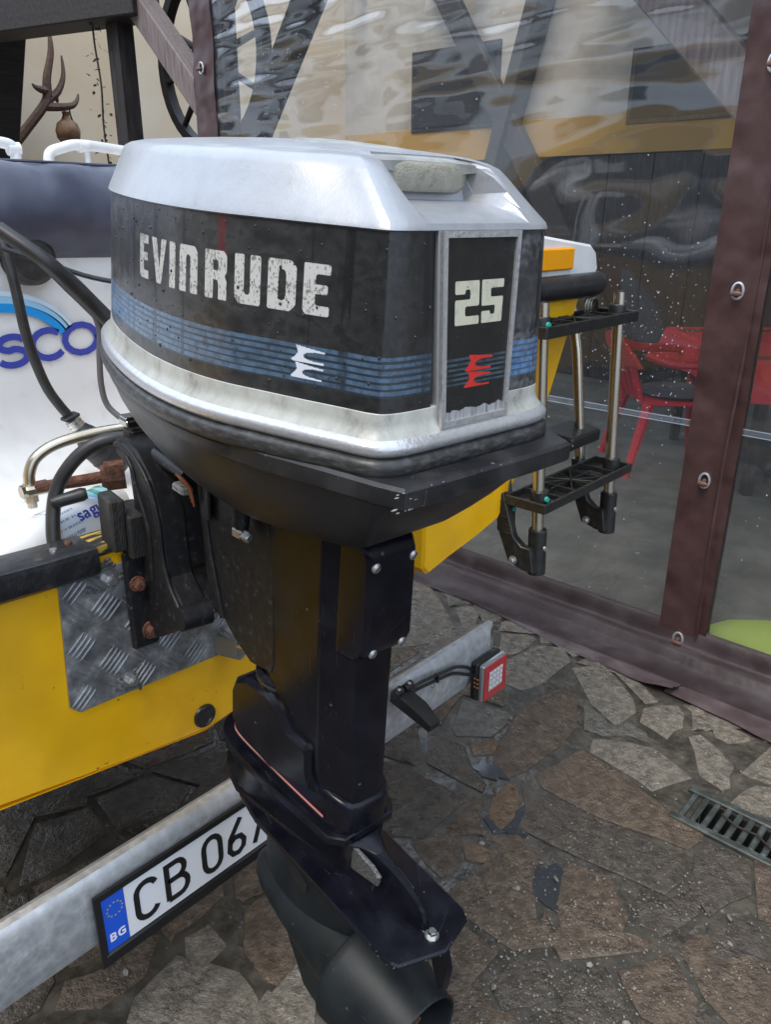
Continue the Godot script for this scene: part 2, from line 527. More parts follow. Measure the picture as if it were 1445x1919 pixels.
	mat("rust", Color.WHITE, 0.75, 0.1, {"tex": ntex(68, 0.03, [[0.0, lin(0.03, 0.015, 0.01)], [0.5, lin(0.12, 0.045, 0.025)], [1.0, lin(0.26, 0.11, 0.06)]], 256, 5), "s": 9.0, "bump": fine, "bs": 0.25})
	mat("plastic_black", Color.WHITE, 0.42, 0.0, {"tex": ntex(69, 0.03, grey([0.0, 0.09, 0.7, 0.14, 1.0, 0.22]), 256, 5), "s": 5.0, "bump": fine, "bs": 0.03})
	mat("hose", Color.WHITE, 0.42, 0.0, {"tex": ntex(70, 0.03, [[0.0, lin(0.012, 0.012, 0.013)], [1.0, lin(0.04, 0.04, 0.042)]], 128), "s": 6.0})
	mat("teal_screw", lin(0.03, 0.34, 0.27), 0.4)
	mat("amber", lin(0.9, 0.36, 0.0), 0.25, 0.0, {"coat": 0.6, "bump": ntex(71, 0.1, null, 128), "bs": 0.05})
	mat("logo_blue", lin(0.035, 0.055, 0.36), 0.4)
	mat("arc_blue", lin(0.0, 0.28, 0.72), 0.4)
	mat("arc_pale", lin(0.28, 0.55, 0.78), 0.4)
	mat("arc_paler", lin(0.55, 0.68, 0.8), 0.4)
	# trailer
	mat("galvanised", Color.WHITE, 0.4, 0.5, {"tex": ntex(72, 0.02, [[0.0, lin(0.36, 0.37, 0.38)], [0.5, lin(0.50, 0.51, 0.52)], [1.0, lin(0.70, 0.71, 0.72)]], 512, 3, FastNoiseLite.TYPE_CELLULAR), "s": 5.0, "rtex": ntex(73, 0.012, grey([0.0, 0.3, 1.0, 0.6]), 256), "bump": fine, "bs": 0.03})
	mat("plate_white", lin(0.82, 0.82, 0.83), 0.3, 0.0, {"coat": 0.4})
	mat("plate_black", lin(0.01, 0.01, 0.011), 0.35)
	mat("plate_blue", lin(0.012, 0.10, 0.62), 0.3)
	mat("star_yellow", lin(0.75, 0.6, 0.2), 0.4)
	mat("lens_red", lin(0.42, 0.015, 0.025), 0.2, 0.0, {"coat": 0.6})
	mat("lens_clear", lin(0.75, 0.76, 0.78), 0.12, 0.6)
	mat("lamp_body", lin(0.35, 0.36, 0.37), 0.25, 0.6)
	# motor
	var worn := ntex(74, 0.012, null, 512, 7, FastNoiseLite.TYPE_SIMPLEX_SMOOTH, 0.6)
	mat("silver_paint", Color.WHITE, 0.38, 0.45, {"tex": ntex(75, 0.012, [[0.0, lin(0.26, 0.26, 0.265)], [0.25, lin(0.36, 0.367, 0.385)], [0.6, lin(0.39, 0.40, 0.425)], [1.0, lin(0.42, 0.43, 0.455)]], 512, 8, FastNoiseLite.TYPE_SIMPLEX_SMOOTH, 0.75), "s": 5.0, "bump": ntex(76, 0.03, grey([0.0, 0.3, 0.58, 0.35, 0.61, 0.9, 0.66, 1.0, 0.7, 0.45, 1.0, 0.5]), 512, 5, FastNoiseLite.TYPE_SIMPLEX), "bs": 0.014, "coat": 0.2})
	mat("silver_lip", Color.WHITE, 0.3, 0.6, {"tex": ntex(77, 0.02, [[0.0, lin(0.3, 0.3, 0.3)], [0.35, lin(0.52, 0.52, 0.53)], [1.0, lin(0.66, 0.66, 0.67)]], 512, 8, FastNoiseLite.TYPE_SIMPLEX_SMOOTH, 0.75), "s": 9.0, "bump": fine, "bs": 0.04})
	mat("cream_paint", Color.WHITE, 0.38, 0.1, {"tex": ntex(78, 0.01, [[0.0, lin(0.16, 0.155, 0.14)], [0.3, lin(0.36, 0.36, 0.325)], [0.55, lin(0.44, 0.445, 0.405)], [1.0, lin(0.52, 0.53, 0.50)]], 512, 7, FastNoiseLite.TYPE_SIMPLEX_SMOOTH, 0.7), "sv": V(6, 3, 6), "bump": worn, "bs": 0.06})
	mat("cream_dirty", Color.WHITE, 0.5, 0.0, {"tex": ntex(79, 0.02, [[0.0, lin(0.10, 0.09, 0.07)], [0.3, lin(0.30, 0.285, 0.225)], [1.0, lin(0.44, 0.42, 0.345)]], 256, 7, FastNoiseLite.TYPE_SIMPLEX_SMOOTH, 0.75), "s": 16.0, "bump": fine, "bs": 0.08})
	mat("top_worn", Color.WHITE, 0.4, 0.4, {"tex": ntex(80, 0.015, [[0.0, lin(0.20, 0.20, 0.18)], [0.5, lin(0.38, 0.38, 0.36)], [1.0, lin(0.55, 0.55, 0.53)]], 256, 6), "s": 6.0})
	mat("seal", Color.WHITE, 0.42, 0.25, {"tex": ntex(81, 0.03, [[0.0, lin(0.02, 0.02, 0.02)], [0.5, lin(0.045, 0.045, 0.045)], [1.0, lin(0.14, 0.14, 0.137)]], 512, 7), "sv": V(4, 14, 4), "bump": fine, "bs": 0.02})
	mat("pan_black", Color.WHITE, 0.4, 0.0, {"tex": scuff_tex(82, lin(0.010, 0.010, 0.012), lin(0.034, 0.034, 0.036), lin(0.20, 0.20, 0.19), 80, 60, 30.0), "s": 3.4, "bump": worn, "bs": 0.03, "spec": 0.45})
	mat("navy_gloss", Color.WHITE, 0.22, 0.0, {"tex": scuff_tex(83, lin(0.003, 0.0033, 0.006), lin(0.009, 0.0095, 0.015), lin(0.15, 0.15, 0.15), 60, 36, 44.0), "s": 3.0, "bump": worn, "bs": 0.02, "spec": 0.36})
	mat("bracket_black", Color.WHITE, 0.45, 0.0, {"tex": ntex(84, 0.02, [[0.0, lin(0.006, 0.006, 0.007)], [0.7, lin(0.014, 0.014, 0.016)], [0.88, lin(0.05, 0.05, 0.05)], [1.0, lin(0.4, 0.4, 0.4)]], 512, 8, FastNoiseLite.TYPE_SIMPLEX_SMOOTH, 0.66), "s": 5.0, "bump": worn, "bs": 0.05, "spec": 0.4})
	mat("green_black", Color.WHITE, 0.48, 0.0, {"tex": scuff_tex(85, lin(0.006, 0.0085, 0.011), lin(0.016, 0.021, 0.024), lin(0.14, 0.15, 0.15), 30, 50, 18.0), "s": 3.0, "bump": worn, "bs": 0.02, "spec": 0.4})
	mat("anode", Color.WHITE, 0.6, 0.2, {"tex": ntex(86, 0.1, [[0.0, lin(0.02, 0.02, 0.02)], [0.5, lin(0.08, 0.08, 0.08)], [1.0, lin(0.45, 0.45, 0.45)]], 256, 4), "s": 12.0, "bump": fine, "bs": 0.1})
	mat("chip_pale", Color.WHITE, 0.6, 0.2, {"tex": ntex(87, 0.06, [[0.0, lin(0.04, 0.04, 0.036)], [0.6, lin(0.26, 0.26, 0.24)], [1.0, lin(0.45, 0.45, 0.42)]], 128, 4), "s": 10.0})
	mat("stripe_red", lin(0.22, 0.015, 0.015), 0.4)
	mat("stripe_white", lin(0.42, 0.40, 0.38), 0.4)
	mat("water_bead", lin(0.03, 0.032, 0.035), 0.05)

# ---------------------------------------------------------------- ground
func ground() -> void:
	var m := Mb.new()
	# one sheet with a slot for the drain channel
	var x0 := 1.64; var x1 := 1.74; var z0 := -0.46; var z1 := 1.0; var R := 40.0
	m.begin()
	m.quad(V(-R, 0, -R), V(R, 0, -R), V(R, 0, z0), V(-R, 0, z0))
	m.quad(V(-R, 0, z1), V(R, 0, z1), V(R, 0, R), V(-R, 0, R))
	m.quad(V(-R, 0, z0), V(x0, 0, z0), V(x0, 0, z1), V(-R, 0, z1))
	m.quad(V(x1, 0, z0), V(R, 0, z0), V(R, 0, z1), V(x1, 0, z1))
	m.face(Vector3.UP)
	var pave := struct("pavement", m, M["mortar"])
	var pts := []
	pts.append(["p", [2169, -1925, 2230, -1784, 2157, -1649, 2039, -1503, 2002, -1469, 1889, -1449, 1747, -1548]])
	pts.append(["p", [2134, -1557, 2193, -1510, 2172, -1469, 2089, -1434, 2038, -1459, 2073, -1497]])
	pts.append(["p", [1866, -1473, 2053, -1458, 2129, -1376, 2064, -1344, 1873, -1358, 1770, -1419]])
	pts.append(["p", [2091, -1315, 2151, -1250, 2138, -1207, 2014, -1206, 1954, -1245]])
	pts.append(["p", [1944, -1204, 2112, -1180, 2155, -1107, 2092, -1045, 1944, -1035, 1844, -1075, 1829, -1137]])
	pts.append(["r", [1796, -1019, 1896, -997, 1968, -975, 1896, -910, 1788, -845, 1572, -847, 1465, -873, 1495, -947, 1534, -974, 1666, -998]])
	pts.append(["g", [1532, -1124, 1673, -1174, 1706, -1064, 1671, -1011, 1574, -1002, 1515, -1085]])
	pts.append(["o", [1519, -1044, 1577, -990, 1565, -977, 1514, -961, 1476, -999]])
	pts.append(["d", [1481, -1170, 1491, -1038, 1401, -904, 1368, -893, 1369, -1068]])
	pts.append(["d", [1270, -1244, 1309, -1116, 1337, -928, 1315, -907, 1217, -901, 1155, -902, 1049, -1030]])
	pts.append(["p", [2065, -1024, 2155, -952, 2045, -792, 1970, -747, 1885, -759, 1881, -783, 1925, -879]])
	pts.append(["p", [2010, -744, 2089, -679, 2065, -644, 1999, -616, 1911, -636, 1937, -723]])
	pts.append(["p", [1766, -785, 1830, -706, 1848, -633, 1793, -509, 1678, -572, 1694, -665, 1711, -764]])
	pts.append(["p", [1972, -589, 2000, -568, 1924, -448, 1825, -427, 1800, -439, 1824, -507, 1905, -554]])
	pts.append(["p", [2072, -576, 2100, -526, 2088, -444, 2012, -494, 2021, -536]])
	pts.append(["p", [1911, -429, 2079, -400, 2114, -326, 1946, -280, 1917, -350, 1902, -390]])
	pts.append(["p", [1773, -408, 1890, -379, 1903, -335, 1800, -265, 1785, -309, 1766, -379]])
	pts.append(["r", [1519, -822, 1707, -787, 1663, -573, 1630, -410, 1603, -406, 1546, -423, 1506, -572, 1492, -700, 1488, -778]])
	pts.append(["d", [1476, -838, 1470, -783, 1479, -692, 1521, -426, 1446, -389, 1376, -409, 1363, -514, 1341, -666, 1326, -748, 1403, -782]])
	pts.append(["o", [1298, -826, 1379, -867, 1447, -870, 1453, -831, 1415, -798, 1352, -781, 1294, -783]])
	pts.append(["r", [1266, -780, 1314, -741, 1293, -674, 1132, -581, 1083, -625, 1091, -710, 1179, -750]])
	pts.append(["r", [1285, -611, 1327, -607, 1344, -518, 1301, -470, 1279, -440, 1191, -428, 1139, -513, 1199, -571]])
	pts.append(["o", [1200, -821, 1234, -789, 1219, -755, 1175, -755, 1162, -793]])
	pts.append(["d", [1312, -447, 1365, -405, 1460, -351, 1376, -324, 1272, -358, 1265, -415]])
	pts.append(["d", [1599, -392, 1613, -301, 1508, -266, 1395, -314, 1439, -374, 1538, -407]])
	pts.append(["r", [1622, -291, 1635, -217, 1471, -170, 1460, -233]])
	pts.append(["d", [1366, -315, 1452, -242, 1424, -183, 1325, -189, 1278, -258]])
	pts.append(["d", [1012, -577, 1077, -515, 1003, -464, 920, -515, 945, -570]])
	pts.append(["r", [1137, -395, 1249, -336, 1183, -259, 1103, -237, 1077, -326]])
	pts.append(["p", [462, -1050, 563, -1067, 632, -956, 614, -867, 565, -837, 437, -955, 433, -1019]])
	pts.append(["p", [606, -1093, 652, -1082, 647, -1011, 582, -1011, 581, -1065]])
	pts.append(["r", [395, -1181, 480, -1149, 555, -1158, 576, -1135, 507, -1084, 412, -1080, 346, -1137]])
	pts.append(["r", [727, -1060, 798, -1056, 778, -944, 673, -843, 653, -899, 669, -987]])
	pts.append(["d", [682, -1606, 824, -1571, 873, -1471, 795, -1427, 661, -1478]])
	pts.append(["d", [537, -1639, 658, -1589, 648, -1479, 534, -1456, 425, -1474]])
	pts.append(["d", [728, -1418, 831, -1387, 890, -1423, 968, -1414, 909, -1358, 743, -1337]])
	var polys := []
	var n := 0
	for s in pts:
		var q := P2(s[1].map(func(a): return a / 1000.0))
		polys.append(PackedVector2Array(q))
		var st := chip(q, -0.004, 0.0045 + rng.randf() * 0.0025, 0.012, 0.007)
		part(pave, "stone", st, M["stone_%s%d" % [s[0], rng.randi() % 2]], 50.0)
		n += 1
	# the rest of the yard: irregular flags from a jittered grid
	var cells := {}
	var step := 0.37
	for i in range(-9, 9):
		for j in range(-14, 6):
			cells[Vector2i(i, j)] = Vector2((i + 0.5 + rng.randf_range(-0.36, 0.36)) * step, (j + 0.5 + rng.randf_range(-0.36, 0.36)) * step)
	var kinds := ["p", "r", "d", "g", "r", "d", "p", "r"]
	for c in cells:
		if n > 290: break
		var o: Vector2 = cells[c]
		if o.x > 2.2 or o.x < -2.2 or o.y > 1.2 or o.y < -3.9: continue
		if o.x < 0.0 and o.y > -1.0 and (o.x < -1.0 or o.y > 0.3): continue
		var poly := PackedVector2Array([o + Vector2(-0.5, -0.5), o + Vector2(0.5, -0.5), o + Vector2(0.5, 0.5), o + Vector2(-0.5, 0.5)])
		for a in range(-2, 3):
			for b in range(-2, 3):
				var k: Vector2i = c + Vector2i(a, b)
				if k == c or not cells.has(k): continue
				var d: Vector2 = cells[k] - o
				var mid := o + d * 0.5 - d.normalized() * 0.013
				var t := Vector2(-d.y, d.x).normalized() * 4.0
				var half := PackedVector2Array([mid + t, mid - t, mid - t - d.normalized() * 6.0, mid + t - d.normalized() * 6.0])
				var res := Geometry2D.intersect_polygons(poly, half)
				if res.is_empty(): continue
				poly = res[0]
		var left := [poly]
		for q in polys:
			var nxt := []
			var grown = Geometry2D.offset_polygon(q, 0.022)
			for p in left:
				for r in Geometry2D.clip_polygons(p, grown[0]):
					if not Geometry2D.is_polygon_clockwise(r): nxt.append(r)
			left = nxt
		for p in left:
			for r in Geometry2D.clip_polygons(p, PackedVector2Array([Vector2(1.57, -0.55), Vector2(1.79, -0.55), Vector2(1.79, 1.1), Vector2(1.57, 1.1)])):
				var area := 0.0
				for i in r.size(): area += r[i].cross(r[(i + 1) % r.size()])
				if absf(area) * 0.5 < 0.006: continue
				var ctr := Vector2.ZERO
				for e in r: ctr += e
				ctr /= r.size()
				var kind: String = kinds[rng.randi() % kinds.size()]
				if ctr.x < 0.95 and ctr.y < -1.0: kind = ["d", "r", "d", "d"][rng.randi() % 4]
				elif ctr.x > 1.85: kind = "p" if rng.randf() < 0.8 else "g"
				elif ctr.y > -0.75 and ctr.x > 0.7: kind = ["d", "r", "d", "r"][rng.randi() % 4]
				part(pave, "stone", chip(Array(r), -0.004, 0.0045 + rng.randf() * 0.0025, 0.012, 0.007), M["stone_%s%d" % [kind, rng.randi() % 2]], 50.0)
				n += 1
	# puddles that stand in the low joints
	for p in [[1.34, -0.79, 0.06, 0.055], [1.455, -0.93, 0.03, 0.05], [1.24, -0.585, 0.05, 0.08], [1.15, -1.06, 0.12, 0.07]]:
		var ring := []
		for i in 14:
			var a := TAU * i / 14
			var w := 1.0 + rng.randf_range(-0.3, 0.3)
			ring.append(Vector2(p[0] + cos(a) * p[2] * w, p[1] + sin(a) * p[3] * w))
		part(pave, "puddle", slab(ring, plan_frame(0.0011), 0.004, 0.0008), M["puddle"])
	# loose stone chips
	var bit := Mb.new()
	bit.ball(Vector3.ZERO, V(1, 0.42, 0.75), 5, 4)
	var where := []
	for i in 6500:
		var p := V(0, 0, 0)
		var u := rng.randf()
		if u < 0.75: p = V(1.1 + rng.randfn(0.0, 0.26), 0.0075, -0.47 + rng.randfn(0.0, 0.17))
		else: p = V(rng.randf_range(0.2, 2.1), 0.0075, rng.randf_range(-2.0, 0.1))
		if p.x > 1.6 and p.x < 1.78 and p.z > -0.5: continue
		var s := 0.0006 + 0.0032 * pow(rng.randf(), 5.0)
		if rng.randf() < 0.004: s = rng.randf_range(0.006, 0.010)
		where.append(Transform3D(Basis.from_euler(V(rng.randf(), rng.randf() * TAU, rng.randf() * 0.6)).scaled_local(V(s, s, s)), p))
	var chips_at := Node3D.new()
	chips_at.name = "gravel"
	add_child(chips_at)
	chips_at.set_meta("label", "loose pale stone chips scattered over the wet paving")
	chips_at.set_meta("category", "gravel")
	chips_at.set_meta("kind", "stuff")
	stuff(chips_at, "stone_chips", bit.mesh(5.0), M["gravel"], where)
	# drain
	var g := thing("drain_grate", "slotted grey channel drain grate set in the stone paving", "drain grate", V(1.69, 0, 0.25))
	for x in [1.627, 1.752]: part(g, "side_rail", box(V(x, 0.005, 0.25), V(0.022, 0.014, 1.5), 0.003), M["grate"])
	for i in 52:
		part(g, "bar", box(V(1.6895, 0.004, -0.478 + i * 0.028), V(0.104, 0.012, 0.0145), 0.003), M["grate"])
	var ch := Mb.new()
	ch.box(V(1.69, -0.10, 0.27), V(0.12, 0.004, 1.46))
	ch.box(V(1.636, -0.052, 0.27), V(0.006, 0.092, 1.46))
	ch.box(V(1.744, -0.052, 0.27), V(0.006, 0.092, 1.46))
	ch.box(V(1.69, -0.052, -0.463), V(0.1, 0.092, 0.006))
	part(g, "channel", ch, M["dark_hole"])
	var tw := tube(P3([1.70, 0.016, -0.40, 1.68, 0.018, -0.36, 1.685, 0.017, -0.31, 1.66, 0.017, -0.27]), 0.0028, 6)
	part(g, "twig", tw, M["dark_wood"])

# ---------------------------------------------------------------- pavilion behind and beside the yard
func beam(a: Vector3, b: Vector3, w: float, h: float) -> Mb:
	var m := Mb.new()
	var x := (b - a).normalized()
	var y := Vector3.UP
	if absf(x.y) > 0.95: y = Vector3.RIGHT
	var z := x.cross(y).normalized()
	y = z.cross(x)
	m.box((a + b) * 0.5, V((b - a).length(), h, w), Basis(x, y, z), 0.006)
	return m

func pavilion() -> void:
	struct("pavilion_floor", box(V(4.7, -0.046, -1.7), V(4.56, 0.1, 9.6), 0.002), M["concrete"])
	var w := thing("end_wall", "beige plastered end wall of the pavilion with the antlers on it", "wall", V(4.0, 0, -6.6))
	part(w, "wall", box(V(4.0, 1.8, -6.56), V(5.3, 3.6, 0.12)), M["beige_wall"])
	var b := thing("back_wall", "far pavilion wall, dark wood below, ochre band and beige plaster with windows above", "wall", V(6.6, 0, -1.9))
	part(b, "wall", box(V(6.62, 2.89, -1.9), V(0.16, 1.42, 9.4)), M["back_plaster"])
	part(b, "ochre_band", box(V(6.615, 2.03, -1.9), V(0.17, 0.30, 9.4)), M["ochre"])
	for i in 24:
		part(b, "plank", box(V(6.62, 0.94, -6.4 + 0.4 * i), V(0.14, 1.874, 0.39), 0.006), M["dark_wood"])
	for q in [[-2.8, 2.36, 0.86, 0.46], [-5.05, 2.5, 0.95, 0.62], [-0.6, 2.36, 0.9, 0.46]]:
		var f := part(b, "window", box(V(6.535, q[1], q[0]), V(0.04, q[3] + 0.08, q[2] + 0.08), 0.005), M["dark_wood"])
		part(f, "pane", box(V(6.51, q[1], q[0]), V(0.012, q[3], q[2]), 0.003), M["window_dark"])
	var sw := thing("side_wall", "beige side wall closing the near end of the pavilion", "wall", V(4.5, 0, 3.1))
	part(sw, "wall", box(V(4.5, 1.8, 3.14), V(4.4, 3.6, 0.12)), M["beige_wall"])
	var roof := thing("pavilion_roof", "dark board roof over the near part of the pavilion, bare rafters beyond it", "roof", V(4.5, 3.6, -1.7))
	part(roof, "roof_board", box(V(4.5, 3.66, -0.1), V(4.9, 0.03, 6.6), 0.002), M["dark_wood_along"])
	for i in 7: part(roof, "rafter", beam(V(2.1, 3.56, -6.2 + 1.5 * i), V(6.9, 3.56, -6.2 + 1.5 * i), 0.09, 0.16), M["dark_wood_along"])
	var posts := [["thick dark timber post with the ivy garland on its side", V(2.43, 0, -4.0), 0.10], ["slim dark timber post behind the left edge of the vinyl curtain", V(2.47, 0, -3.22), 0.09], ["slim dark timber post behind the middle seam of the vinyl curtain", V(2.47, 0, -0.79), 0.09], ["dark timber post at the near end of the vinyl curtain", V(2.47, 0, 1.62), 0.09], ["dark timber post at the far corner of the pavilion", V(2.42, 0, -6.3), 0.16]]
	for p in posts:
		var o := thing("timber_post", p[0], "post", p[1], "timber posts of the pavilion")
		part(o, "post", box(p[1] + V(0, 1.75, 0), V(p[2], 3.5, p[2]), 0.006), M["dark_wood"])
	var tb := thing("tie_beam", "heavy dark tie beam under the pavilion roof at the far end", "beam", V(2.2, 2.27, -4.6))
	part(tb, "beam", beam(V(2.44, 2.50, -3.76), V(1.76, 2.50, -6.25), 0.2, 0.46), M["dark_wood_along"])
	var hd := thing("head_beam", "dark head beam over the vinyl curtain", "beam", V(2.45, 2.9, -1.2))
	part(hd, "beam", beam(V(2.46, 2.9, -6.4), V(2.46, 2.9, 3.0), 0.14, 0.2), M["dark_wood_along"])
	for q in [["grey weathered brace slanting down to the left edge of the vinyl curtain", V(2.435, 2.72, -4.21), V(2.435, 1.76, -3.2), 0.11, 0.115, "grey_wood"], ["dark brace at the far left of the pavilion front", V(2.40, 2.5, -5.22), V(2.40, 1.3, -5.84), 0.16, 0.34, "dark_wood_along"],
		["pale grey brace behind the upper part of the vinyl curtain, next to the middle seam", V(3.0, 2.75, -2.05), V(3.0, 1.35, -0.62), 0.1, 0.15, "grey_wood"], ["dark brace against the far pavilion wall, leaning towards the motor", V(6.40, 3.5, -3.95), V(6.40, 0.02, -4.95), 0.12, 0.26, "dark_wood_along"],
		["dark brace against the far pavilion wall, crossing behind the ladder", V(6.38, 3.5, -5.25), V(6.38, 0.02, -2.85), 0.1, 0.2, "dark_wood_along"], ["dark brace behind the far end of the vinyl curtain", V(3.0, 2.9, -2.8), V(3.0, 1.5, -3.9), 0.1, 0.14, "dark_wood_along"]]:
		var o := thing("brace", q[0], "brace", q[1].lerp(q[2], 0.5), "slanting braces of the pavilion")
		part(o, "timber", beam(q[1], q[2], q[3], q[4]), M[q[5]])
	# wheel
	var wh := thing("cart_wheel", "old dark wooden cart wheel hung behind the grey brace", "wheel", V(3.0, 2.2, -4.03))
	var rim := Mb.new()
	var ring := []
	var r2 := PackedVector3Array()
	for i in 40:
		var a := TAU * i / 40
		var g := PackedVector3Array()
		for k in [[0.43, -0.03], [0.48, -0.03], [0.485, 0.03], [0.43, 0.03]]: g.append(V(3.0 + k[1], 2.2 + sin(a) * k[0], -4.03 + cos(a) * k[0]))
		ring.append(g)
	ring.append(ring[0])
	rim.loft(ring, true, false, false)
	part(wh, "rim", rim, M["dark_wood"])
	part(wh, "hub", tube([V(2.92, 2.2, -4.03), V(3.08, 2.2, -4.03)], 0.075, 14), M["dark_wood"])
	for i in 10:
		var a := TAU * (i + 0.3) / 10
		part(wh, "spoke", tube([V(3.0, 2.2 + sin(a) * 0.07, -4.03 + cos(a) * 0.07), V(3.0, 2.2 + sin(a) * 0.44, -4.03 + cos(a) * 0.44)], [0.022, 0.016], 8), M["dark_wood"])
	# antlers
	var an := thing("deer_antler", "brown deer antler mounted on the beige pavilion wall", "antler", V(3.0, 1.7, -6.4))
	mat("antler", Color.WHITE, 0.6, 0.0, {"tex": ntex(90, 0.03, [[0.0, lin(0.05, 0.025, 0.018)], [1.0, lin(0.14, 0.075, 0.05)]], 128), "s": 8.0})
	part(an, "beam", tube(curve(P3([2.60, 1.55, -6.44, 2.747, 1.763, -6.28, 2.92, 1.96, -6.22, 3.064, 2.121, -6.2, 3.11, 2.20, -6.2, 3.125, 2.32, -6.2, 3.18, 2.49, -6.2, 3.20, 2.643, -6.22])), [0.046, 0.046, 0.045, 0.044, 0.043, 0.042, 0.041, 0.04, 0.04, 0.039, 0.038, 0.038, 0.037, 0.036, 0.036, 0.036, 0.036, 0.036, 0.035, 0.035, 0.035, 0.034, 0.034, 0.034, 0.034, 0.033, 0.033, 0.032, 0.032, 0.031, 0.03, 0.029, 0.028, 0.026, 0.025, 0.024, 0.023, 0.021, 0.019, 0.016, 0.013, 0.009, 0.004], 8), M["antler"])
	for t in [[3.10, 2.16, -6.2, 3.20, 2.24, -6.2, 3.255, 2.35, -6.2, 3.271, 2.482, -6.22], [3.11, 2.235, -6.2, 3.06, 2.233, -6.18, 3.02, 2.245, -6.18, 2.997, 2.265, -6.18], [3.09, 2.125, -6.2, 3.19, 2.13, -6.17, 3.284, 2.15, -6.17, 3.33, 2.19, -6.18, 3.351, 2.234, -6.19], [3.13, 2.2, -6.2, 3.17, 2.2, -6.2, 3.185, 2.16, -6.2]]:
		var p := curve(P3(t))
		var rr := []
		for i in p.size(): rr.append(lerpf(0.03, 0.006, pow(float(i) / (p.size() - 1), 1.6)))
		part(an, "tine", tube(p, rr, 8), M["antler"])
	var fl := thing("hanging_flask", "small round brown flask hanging by a cord from the antler", "flask", V(3.24, 1.93, -6.2))
	mat("flask_brown", Color.WHITE, 0.5, 0.0, {"tex": ntex(91, 0.02, [[0.0, lin(0.10, 0.05, 0.025)], [1.0, lin(0.34, 0.2, 0.11)]], 128), "s": 6.0})
	var fb := Mb.new()
	fb.lathe([[0.0, -0.10], [0.05, -0.095], [0.085, -0.05], [0.092, 0.0], [0.075, 0.05], [0.035, 0.08], [0.024, 0.1], [0.03, 0.13], [0.0, 0.132]], V(3.237, 1.975, -6.2), Vector3.UP, 14)
	part(fl, "body", fb, M["flask_brown"])
	for s in [-1.0, 1.0]: part(fl, "cord", tube(curve(P3([3.24 + s * 0.05, 2.03, -6.2, 3.242 + s * 0.025, 2.09, -6.19, 3.244 + s * 0.012, 2.15, -6.17])), 0.006, 5), M["dark_wood"])
	# ivy garland
	var iv := thing("ivy_garland", "thin leafy ivy garland hanging along the dark timber post", "garland", V(2.34, 1.6, -4.06))
	mat("ivy_leaf", lin(0.03, 0.04, 0.02), 0.6, 0.0, {})
	part(iv, "stem", tube(curve(P3([2.33, 2.45, -4.07, 2.335, 2.2, -4.09, 2.33, 2.0, -4.06, 2.335, 1.8, -4.09, 2.33, 1.55, -4.06])), 0.005, 5), M["dark_wood"])
	for i in 70:
		var y := 1.52 + 0.92 * i / 70.0
		var c := V(2.335 + rng.randf_range(-0.03, 0.03), y, -4.08 + rng.randf_range(-0.055, 0.03))
		var lf := Mb.new()
		var ax := V(rng.randf_range(-1, 1), rng.randf_range(-1, 0.4), rng.randf_range(-1, 1)).normalized()
		var sd := ax.cross(V(rng.randf(), 1, rng.randf())).normalized()
		var l := rng.randf_range(0.018, 0.03)
		lf.begin()
		lf.quad(c, c + ax * l * 0.5 + sd * l * 0.4, c + ax * l * 1.2, c + ax * l * 0.5 - sd * l * 0.4)
		part(iv, "leaf", lf, M["ivy_leaf"])
	# furniture inside
	table_inside()
	chair_inside("red plastic armchair with a grey cushion beside the red table", V(4.45, 0, -1.76), 0.74, 0)
	var gm := Mb.new()
	gm.ball(V(2.58, 0.0, -0.36), V(0.19, 0.13, 0.44), 20, 12)
	var gt := thing("green_cushion", "lime green cushion on the floor behind the clear curtain", "cushion", V(2.66, 0, -0.42))
	part(gt, "cushion", gm, M["green_thing"])

func chair_inside(label: String, at: Vector3, turn: float, _k: int) -> void:
	var c := thing("plastic_chair", label, "chair", at)
	world_things.erase(c)
	c.rotation.y = turn
	# local: faces +z, seat height 0.42
	var seat := Mb.new()
	seat.extrude(P2([-0.24, -0.22, 0.24, -0.22, 0.26, 0.22, 0.2, 0.25, -0.2, 0.25, -0.26, 0.22]), plan_frame(0.42), 0.022, 0.006)
	part(c, "seat", seat, M["red_plastic"])
	var cu := Mb.new()
	cu.ball(V(0, 0.45, 0.01), V(0.22, 0.028, 0.21), 20, 8)
	part(c, "cushion", cu, M["cushion"])
	for x in [-1.0, 1.0]:
		part(c, "leg", tube([V(x * 0.23, 0.42, 0.21), V(x * 0.28, 0.0, 0.26)], [0.034, 0.022], 8), M["red_plastic"])
		part(c, "leg", tube([V(x * 0.21, 0.42, -0.2), V(x * 0.26, 0.0, -0.30)], [0.034, 0.022], 8), M["red_plastic"])
		part(c, "armrest", tube(curve(P3([x * 0.24, 0.42, 0.2, x * 0.29, 0.6, 0.2, x * 0.3, 0.645, 0.12, x * 0.29, 0.655, -0.12, x * 0.24, 0.70, -0.26])), 0.026, 8), M["red_plastic"])
	var back := Mb.new()
	var rings := []
	for i in 9:
		var a := lerpf(-1.0, 1.0, i / 8.0)
		var x := a * 0.26
		var z := -0.27 - 0.06 * (1.0 - a * a)
		var top := 0.79 - 0.1 * a * a
		rings.append(PackedVector3Array([V(x, 0.62, z), V(x, top, z - 0.05), V(x, top, z - 0.075), V(x, 0.62, z - 0.025)]))
	back.loft(rings)
	part(c, "backrest", back, M["red_plastic"])
	for i in 4: part(c, "slat", tube([V(-0.16 + 0.107 * i, 0.42, -0.23), V(-0.17 + 0.113 * i, 0.64, -0.31)], 0.02, 6), M["red_plastic"])

